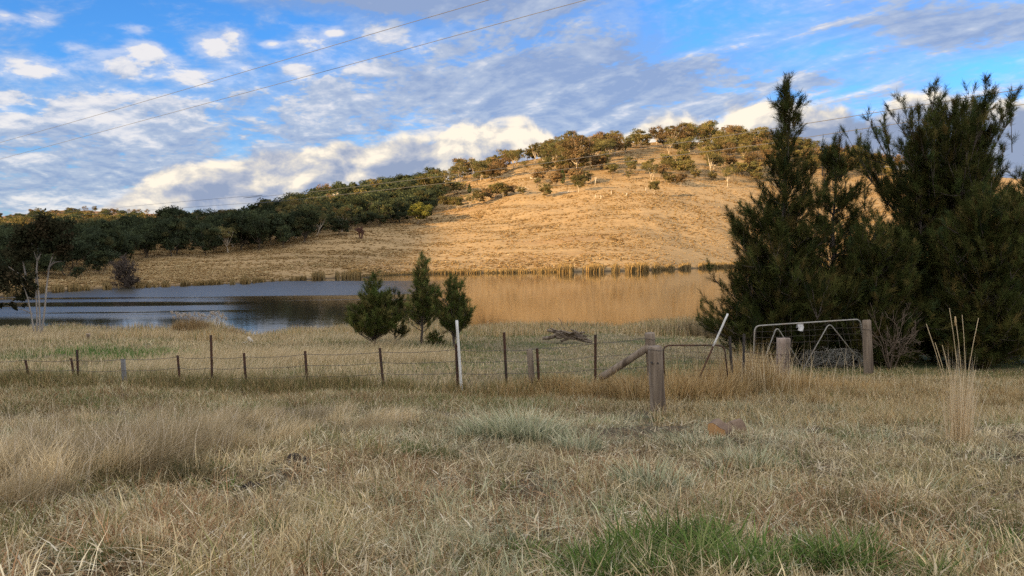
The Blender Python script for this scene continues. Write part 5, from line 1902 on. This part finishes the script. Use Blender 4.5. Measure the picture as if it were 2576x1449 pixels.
def fence_grass():
    parts = []
    n = 60000
    px = GR.uniform(-140, 1720, n)
    px = px[GR.rand(n) < sstep(fbm(px * .02, px * 0 + 4, 3), .25, .6) * .8 + .2]; n = len(px)
    fd = np.interp(px, [0, 450, 1000, 1270, 1500, 1660], [19.6, 19.3, 18.8, 18.3, 18.2, 17.4])
    off = GR.normal(size=n) * .55 - .15 + 1.6 * (fbm(px * .008, px * 0 + 9, 3) - .5)
    D = fd + off
    x = (px - CX) / F * D
    hz = (.6 + .8 * fbm(x * .7, D * .7, 3)) * np.exp(-(off / .9) ** 2)
    redd = sstep(px, 900, 1500)
    C, k = blend_pal(n, [(1.2 - redd * .7, OLIVE_G), (np.full(n, .18) + redd * .55, GOLD_G), (np.full(n, .10), STRAW)])
    H = GR.uniform(.22, .56, n) * hz
    parts.append(bl(x, D, H, np.full(n, .0105), np.abs(GR.normal(size=n)) * .45 + .05, C))
    # mown fringe in front of the fence, reddish
    n = 42000
    px = GR.uniform(-140, 1640, n); D = GR.uniform(14.5, 18.4, n); x = (px - CX) / F * D
    C, k = blend_pal(n, [(np.full(n, .8), OLIVE_G), (np.full(n, .9), STRAW), (np.full(n, .4), [(1, (.22, .12, .06)), (1, (.28, .16, .08))]), (sstep(fbm(x * .6, D * .6, 3), .5, .62), PGREEN)])
    parts.append(bl(x, D, GR.uniform(.10, .26, n), np.full(n, .0095), GR.uniform(.2, 1.6, n), C))
    # rank golden grass round the posts and gates
    Z = [(1480, 17.6, .6), (1530, 17.3, .7), (1580, 16.9, .75), (1610, 16.5, .8), (1690, 16.3, .85), (1720, 16.6, .9), (1750, 16.4, .8), (1790, 16.6, .85), (1830, 16.9, .85), (1700, 17.8, .9), (1760, 17.9, 1.0), (1860, 17.4, .75), (1890, 18.0, .8),
         (1915, 18.6, .9), (1935, 19.4, .9), (1900, 19.4, 1.05), (1940, 18.4, .7), (2000, 18.8, .6), (2030, 18.3, .6), (1985, 17.6, .5), (2060, 18.8, .5), (1560, 18.2, .7), (1420, 18.0, .55), (1380, 18.0, .5), (1650, 18.2, .8), (1880, 20.5, 1.0), (1850, 19.8, 1.0),
         (1800, 18.8, .95), (1920, 21, .95), (2110, 19.2, .45), (2160, 18.4, .45), (2230, 18.8, .4), (2300, 18.2, .4), (2120, 17.3, .4), (2210, 16.6, .4), (2350, 17.0, .35), (2440, 17.5, .35), (2540, 17.3, .4), (2600, 16, .4), (2500, 15.5, .35), (2300, 15.6, .3), (2060, 16.2, .35)]
    for px, D, h in Z:
        f_ = GR.uniform(.6, 1.1)
        parts.append(tuft(px, 0, 330, .42, h * .95, .010, .5, None, [(w_, tuple(v * f_ for v in c_)) for w_, c_ in GOLD_G], .6, .45, .6, D=D, ry=.9))
        parts.append(tuft(px, 0, 120, .35, h * .6, .009, .4, None, OLIVE_G, .6, .4, .4, D=D))
    # single tall stems before the gate
    n = 260
    px = np.where(GR.rand(n) < .5, GR.uniform(1870, 2000, n), GR.uniform(1680, 2360, n)); D = GR.uniform(17.0, 20.8, n); x = (px - CX) / F * D
    parts.append(bl(x, D, GR.uniform(.6, 1.35, n) * np.where(px > 2180, .6, 1), np.full(n, .010), np.abs(GR.normal(size=n)) * .3, pick(GR, n, [(1, (.50, .40, .24)), (1, (.58, .48, .32))]), None, .2))
    stuff("fence_grass", parts, "rank olive and golden grass along the fence and gates", "rank grass")


def right_field():
    parts = []
    n = 70000
    x, y, px = samp(n, 12, 23.5, 1650, 2720, 0)
    keep = (px > 2150 - (y - 12) * 20) | (GR.rand(n) < .35)
    x, y, px = x[keep], y[keep], px[keep]; n = len(x)
    big = fbm(x * .5, y * .5, 3)
    C, k = blend_pal(n, [(np.full(n, 1.0), STRAW), (np.full(n, .6), GOLD_G), (np.full(n, .25), OLIVE_G), (sstep(y, 21.3, 22.3) * 1.6, PGREEN)])
    parts.append(bl(x, y, GR.uniform(.12, .34, n) * (.5 + big) * np.where(y > 20.5, .55, 1), np.maximum(.008, y * .0005), GR.uniform(.2, 1.8, n), C))
    stuff("cut_hay", parts, "pale cut hay lying before the casuarina thicket", "hay")


def paddock():
    parts = []
    n = 190000
    x, y, px = samp(n, 18.6, 46.5, -140, 2300, -.1)
    z = ground_z(x, y)
    ok = (z > -.06)
    x, y, px, z = x[ok], y[ok], px[ok], z[ok]; n = len(x)
    g1 = sstep(fbm(x * .22 + 3, y * .22 + 8, 4), .47, .60) * sstep(y, 19, 24)
    rightgreen = np.exp(-((px - 1370) / 330) ** 2) * sstep(y, 20, 24) * (.5 + 2.0 * sstep(fbm(x * .3 + 60, y * .25, 3), .42, .6))
    leftgreen = np.exp(-((px - 270) / 130) ** 2 - ((y - 29.5) / 2.2) ** 2) * 3
    C, k = blend_pal(n, [(np.full(n, .65), FLUFF), (g1 * 1.5 + rightgreen + leftgreen * .4 + .10, PGREEN), (leftgreen, [(1, (.08, .16, .04)), (1, (.11, .19, .05))]), (np.full(n, .25), OLIVE_G), (np.full(n, .3), STRAW)])
    C *= (.75 + .5 * fbm(x * .5, y * .5, 3))[:, None]
    H = GR.uniform(.10, .30, n) * (.5 + 1.0 * fbm(x * .4 + 2, y * .4, 3)) * (1 - .45 * sstep(px, 1150, 1300))
    H = np.where(k == 1, H * .7, H)
    parts.append(bl(x, y, H, np.maximum(.009, y * .00060), GR.uniform(.1, 1.2, n), C))
    # pale taller drifts
    n = 60000
    x, y, px = samp(n, 21, 44.5, -140, 1150, 0)
    m = fbm(x * .22 + 12, y * .35 + 4, 3)
    keep = (GR.rand(n) < sstep(m, .46, .6)) & (ground_z(x, y) > 0) & ~((np.abs(px - 270) < 150) & (np.abs(y - 29.5) < 2.5))
    x, y, px = x[keep], y[keep], px[keep]; n = len(x)
    parts.append(bl(x, y, GR.uniform(.25, .55, n), np.maximum(.009, y * .00055), GR.uniform(.2, .8, n), pick(GR, n, FLUFF, .2), .2 + GR.normal(size=n) * .7))
    stuff("paddock_grass", parts, "rough straw and green grass of the lakeside paddock", "grass")


def bank_grass():
    parts = []
    n = 60000
    x, y, px = samp(n, 36, 49, -140, 2000, 0)
    z = ground_z(x, y)
    m = fbm(x * .30 + 2, y * .2, 3)
    hs = lerpc(px, [(-140, .45), (60, .45), (150, .35), (250, .30), (380, .55), (520, .7), (600, .35), (640, .15), (680, .3), (740, .5), (800, .3), (860, .45), (950, .6), (1100, .6), (1180, .40), (1300, .55), (1450, .35), (1600, .45), (1720, .75), (2000, .7)])
    keep = (z > -.16) & (z < .34) & (GR.rand(n) < sstep(m, .32, .55))
    x, y, px, hs, m = x[keep], y[keep], px[keep], hs[keep], m[keep]; n = len(x)
    C, k = blend_pal(n, [(np.full(n, 1.0), GOLD_G), (np.full(n, .8), FLUFF), (np.full(n, .5), OLIVE_G), (np.full(n, .2), PGREEN)])
    H = GR.uniform(.5, 1.15, n) * hs * (.5 + m)
    parts.append(bl(x, y, H, np.full(n, .021), np.abs(GR.normal(size=n)) * .25, C, None, .3, .05))
    # brown stand of rushes at the right end of the near bank
    for px, D, h in [(1730, 40, .95), (1755, 40, 1.1), (1700, 41, .7), (1780, 39, 1.0), (1650, 41, .6), (1800, 38, .9)]:
        parts.append(tuft(px, 0, 240, .6, h, .018, .18, None, [(1, (.24, .18, .10)), (1, (.33, .26, .15)), (1, (.16, .13, .08))], .4, .3, .4, D=D))
    stuff("bank_grass", parts, "tall tan rushes and grass along the near bank", "rushes")


def reed_clump(cx, D, n, R, H, label, plumes, hw=1.0):
    g = on_ground(cx, D)
    e = empty("reed_clump", g, label, "reeds")
    r = np.sqrt(GR.rand(n)) * R; a = GR.rand(n) * 6.283
    P = np.stack([np.cos(a) * r, np.sin(a) * r * .45, np.full(n, -.1)], 1)
    H_ = H * GR.uniform(.45, 1.0, n) * (1 - .35 * (r / R) ** 2)
    C = pick(GR, n, [(3, (.46, .33, .17)), (2, (.38, .27, .14)), (1, (.52, .40, .24)), (1, (.22, .17, .09))], .2)
    V, T, C = blades(P, H_, np.full(n, .019), GR.rand(n) * 6.28, np.abs(GR.normal(size=n)) * .18, C, GR, .3)
    link("stems", mesh_np("stems", V, T, C, MAT['reed']), e)
    if plumes:
        cen, col, st = [], [], MB()
        for (px, py) in plumes:
            p = P3(px, py, D + GR.uniform(-.4, .4)) - g
            st.tube([[p[0] * .8, p[1], 0], [p[0] * .95, p[1], p[2] * .6], p], [.009, .008, .006], 4, c=(.45, .36, .22))
            m = 60
            t = GR.rand(m)
            q = p + np.stack([.05 * t + GR.normal(size=m) * .035, GR.normal(size=m) * .035, .05 - .22 * t + .06 * t * t], 1)
            cen.append(q); col.append(pick(GR, m, [(2, (.56, .49, .41)), (1, (.48, .41, .33))], .15))
        V2, T2, C2 = st.get()
        cen = np.concatenate(cen); V3, T3 = leaf_faces(cen, GR.uniform(.020, .042, len(cen)), GR)
        V = np.concatenate([V2, V3]); T = np.concatenate([T2, T3 + len(V2)]); C = np.concatenate([C2, np.repeat(np.concatenate(col), 4, 0)])
        link("plumes", mesh_np("plumes", V, T, C, MAT['reed']), e)


def reeds():
    pl = [(432 + i * 5.1 + GR.uniform(-2, 2), 784 + 10 * abs(math.sin(i * 1.7)) + GR.uniform(-2, 4)) for i in range(17)]
    pl += [(522 + i * 4.5, 792 + GR.uniform(-8, 8)) for i in range(9)] + [(560, 789), (567, 800), (545, 806)]
    reed_clump(478, 41.3, 2600, 1.05, 1.30, "big tan reed clump crowned with pale feathery plumes on the near bank", pl)
    reed_clump(580, 41.0, 1100, .8, .75, "lower tan reed clump right of the plumed one by the small bay", None)
    # belts of reed on the far shore
    parts = []
    B = [(-60, 130, .8, .5), (130, 300, .75, 1.0), (340, 470, .65, .8), (470, 570, .5, .4), (572, 640, .8, 1.3), (640, 770, .5, .5), (775, 912, 1.15, 2.4), (912, 1060, .35, .6), (1060, 1410, .6, .7), (1405, 1650, 1.45, 2.4), (1650, 1800, .95, .9), (1800, 2300, .9, .8)]
    for x0, x1, h, thick in B:
        n = int((x1 - x0) * 26 * (1 if h > .8 else .7))
        px = GR.uniform(x0, x1, n)
        Ds = smoothc(px, SHORE)
        cl = fbm(px * .06, px * 0 + h, 3)
        keep = GR.rand(n) < sstep(cl, .34, .56)
        px, Ds, cl = px[keep], Ds[keep], cl[keep]; n = len(px)
        back = GR.rand(n)
        D = Ds - thick * back * 2.2 + .8
        x = (px - CX) / F * D
        fr = (1 - back)
        H = h * (.55 + .9 * cl) * GR.uniform(.6, 1.1, n)
        P = np.stack([x, D, np.maximum(ground_z(x, D), -.05) - .05], 1)
        C = pick(GR, n, [(3, (.36, .25, .11)), (2, (.27, .19, .085)), (1, (.16, .13, .06)), (1, (.44, .33, .17)), (.8, (.07, .065, .035))], .2)
        parts.append(blades(P, H, np.full(n, .10), GR.rand(n) * 6.28, np.abs(GR.normal(size=n)) * .16, C, GR, .3))
    stuff("far_reeds", parts, "brown and golden reed belt along the far shore", "reeds", 'reed')


def hill_tussocks():
    n = 230000
    px = GR.uniform(-150, 2400, n)
    Ds = smoothc(px, SHORE); Dr = smoothc(px, RID_D)
    s = GR.rand(n) ** 1.0 * .98
    D = Ds + 1.5 + s * (Dr - Ds)
    x = (px - CX) / F * D
    m = fbm((x * .8 + D * .3) * .12, (D - .3 * x) * .30, 4)
    keep = GR.rand(n) < sstep(m, .32, .60) * .9 + .1
    px, D, x = px[keep], D[keep], x[keep]; n = len(x)
    z = ground_z(x, D)
    h = GR.uniform(.06, .21, n) * (.6 + .8 * fbm(x * .2, D * .2, 2)); r = h * GR.uniform(1.6, 3.2, n)
    k = 6
    a = GR.rand(n, k) * 6.283
    d = np.stack([np.cos(a), np.sin(a)], -1)
    # each tussock: k leaning triangles spreading from its base
    V = np.zeros((n, k, 3, 3))
    base = np.stack([x, D, z - .03], 1)[:, None, :]
    side = np.stack([-d[..., 1], d[..., 0]], -1)
    w = (r * .45)[:, None, None]
    V[:, :, 0, :] = base; V[:, :, 1, :] = base; V[:, :, 2, :] = base
    V[:, :, 0, :2] += d * (r * .15)[:, None, None] - side * w
    V[:, :, 1, :2] += d * (r * .15)[:, None, None] + side * w
    V[:, :, 2, :2] += d * (r * .7)[:, None, None]
    V[:, :, 2, 2] += h[:, None] * GR.uniform(.7, 1.15, (n, k))
    C = pick(GR, n, [(3, (.50, .345, .155)), (2, (.45, .305, .135)), (1, (.56, .42, .21)), (1, (.36, .22, .09))], .10)
    C = np.repeat(C * np.array([.97, 1.04, 1.2]), k * 3, 0)
    T = np.arange(n * k * 3).reshape(-1, 3)
    print("tussocks", n)
    tag(link("hill_tussocks", mesh_np("hill_tussocks", V.reshape(-1, 3), T, C, MAT['tussock'])), "golden tussock grass over the far hillside", "tussock grass", None, "stuff")


def weed_clump(px, py, n, R, H, label, group=None, W=.0135, upr=.6, pal=GREYG):
    g = ground_hit(px, py)
    n = int(n * .42)
    e = empty("weed_clump", g, label, "weed", group)
    r = np.sqrt(GR.rand(n)) * R; a = GR.rand(n) * 6.283
    x = g[0] + np.cos(a) * r; y = g[1] + np.sin(a) * r * .7
    P = np.stack([x, y, ground_z(x, y) - .02], 1) - g
    h = H * GR.uniform(.55, 1.1, n) * (1 - .3 * (r / R) ** 2)
    az = a + GR.normal(size=n) * .6
    lean = np.abs(GR.normal(size=n)) * .35 + upr * r / R
    C = pick(GR, n, pal, .15)
    V, T, C = blades(P, h, np.full(n, max(W, g[1] * .0005)), az, lean, C, GR, .55)
    link("stalks", mesh_np("stalks", V, T, C, MAT['grass']), e)
    n2 = n * 2
    r = np.sqrt(GR.rand(n2)) * R * .95; a = GR.rand(n2) * 6.283
    x = g[0] + np.cos(a) * r; y = g[1] + np.sin(a) * r * .7
    P = np.stack([x, y, ground_z(x, y) - .02], 1) - g
    C = pick(GR, n2, [(2, (.17, .195, .125)), (1, (.11, .12, .075)), (1, (.27, .27, .18))], .2)
    V, T, C = blades(P, H * GR.uniform(.25, .6, n2), np.full(n2, .011), a, GR.uniform(.2, 1.4, n2), C, GR, .5)
    link("leaves", mesh_np("leaves", V, T, C, MAT['grass']), e)


def weeds():
    weed_clump(1310, 1112, 1500, .66, .62, "largest grey-green weed clump in the middle of the paddock")
    weed_clump(1225, 1108, 560, .42, .46, "weed clump joined to the left side of the largest grey-green one")
    weed_clump(1455, 1145, 360, .30, .48, "pale upright weed clump right of the largest grey-green one")
    weed_clump(1640, 1235, 520, .38, .42, "pale curved-stemmed weed clump below the thick timber post")
    weed_clump(1560, 1275, 200, .38, .24, "flattened pale weed clump low in the middle", upr=1.8)
    weed_clump(1760, 1120, 300, .40, .26, "grey weed patch left of the firewood blocks")
    weed_clump(1880, 1178, 560, .45, .32, "grey weed patch in front of the firewood blocks")
    weed_clump(1830, 1030, 330, .55, .22, "low blue-grey weed patch under the rusty gate's grass")
    weed_clump(1930, 1250, 240, .36, .24, "low grey weed patch right of centre in the cut straw")
    weed_clump(1000, 1100, 200, .35, .25, "small grey-green weed clump left of the largest one")
    weed_clump(250, 1405, 160, .32, .12, "low bluish weed patch at the lower left corner")
    weed_clump(1560, 1060, 260, .5, .22, "thin grey weed patch left of the thick timber post")
    # tall dry stalks on the right
    g = ground_hit(2415, 1122)
    e = empty("dry_stalk_clump", g, "tall clump of pale dry stalks standing alone at right", "dry stalks")
    n = 120
    r = np.sqrt(GR.rand(n)) * .17; a = GR.rand(n) * 6.283
    P = np.stack([np.cos(a) * r, np.sin(a) * r * .8, np.full(n, -.05)], 1)
    H = GR.uniform(.8, 1.45, n)
    lean = np.clip(GR.normal(size=n) * .10, -.3, .3)
    az = np.where(GR.rand(n) < .6, 3.14, 0.2) + GR.normal(size=n) * .7
    C = pick(GR, n, [(2, (.58, .47, .31)), (1, (.50, .38, .23)), (1, (.64, .55, .40))], .1)
    V, T, C = blades(P, H, np.full(n, .0078), az, np.abs(lean) + .03, C, GR, .1)
    link("stalks", mesh_np("stalks", V, T, C, MAT['grass']), e)
    mb = MB()
    for (px, py, bx, r_) in [(2403, 798, 2416, .004), (2462, 800, 2424, .004), (2388, 775, 2412, .0035), (2420, 792, 2418, .0035), (2455, 930, 2436, .005), (2352, 862, 2405, .004), (2330, 815, 2404, .004), (2370, 868, 2408, .0035)]:
        t = P3(px, py, g[1]) - g; b = P3(bx, 1118, g[1]) - g
        k = np.linspace(0, 1, 6)[:, None]; q = b + (t - b) * k; q[:, 0] -= (.05 * np.sin(k * 3.1))[:, 0] * np.sign(t[0] - b[0])
        mb.tube(q, [r_ * 1.6] * 3 + [r_ * 1.3, r_ * 1.1, r_], 5)
    V, T, C = mb.get()
    link("flower_stem", mesh_np("flower_stem", V, T, np.broadcast_to((.52, .43, .28), (len(V), 3)), MAT['grass'], smooth=True), e)
    mb = MB(); t = P3(2403, 798, g[1]) - g
    mb.tube([t + [0, 0, .01], t + [.004, 0, -.05], t + [.008, 0, -.11]], [.008, .013, .010], 8, c=(.50, .38, .22))
    V, T, C = mb.get(); link("seed_head", mesh_np("seed_head", V, T, C, MAT['grass'], smooth=True), e)
    n = 260
    a = GR.rand(n) * 6.283; r = GR.uniform(.05, .25, n)
    P = np.stack([np.cos(a) * r, np.sin(a) * r * .8, GR.uniform(-.02, .10, n)], 1)
    V, T, C = blades(P, GR.uniform(.2, .6, n), np.full(n, .0068), a, GR.uniform(1.2, 5, n), pick(GR, n, [(1, (.52, .42, .26)), (1, (.42, .33, .19)), (.6, (.22, .2, .09))], .15), GR, .35)
    link("fallen_leaves", mesh_np("fallen_leaves", V, T, C, MAT['grass']), e)


near_grass()
fluffy_grass()
green_grass()
fence_grass()
right_field()
paddock()
bank_grass()
reeds()
hill_tussocks()
weeds()
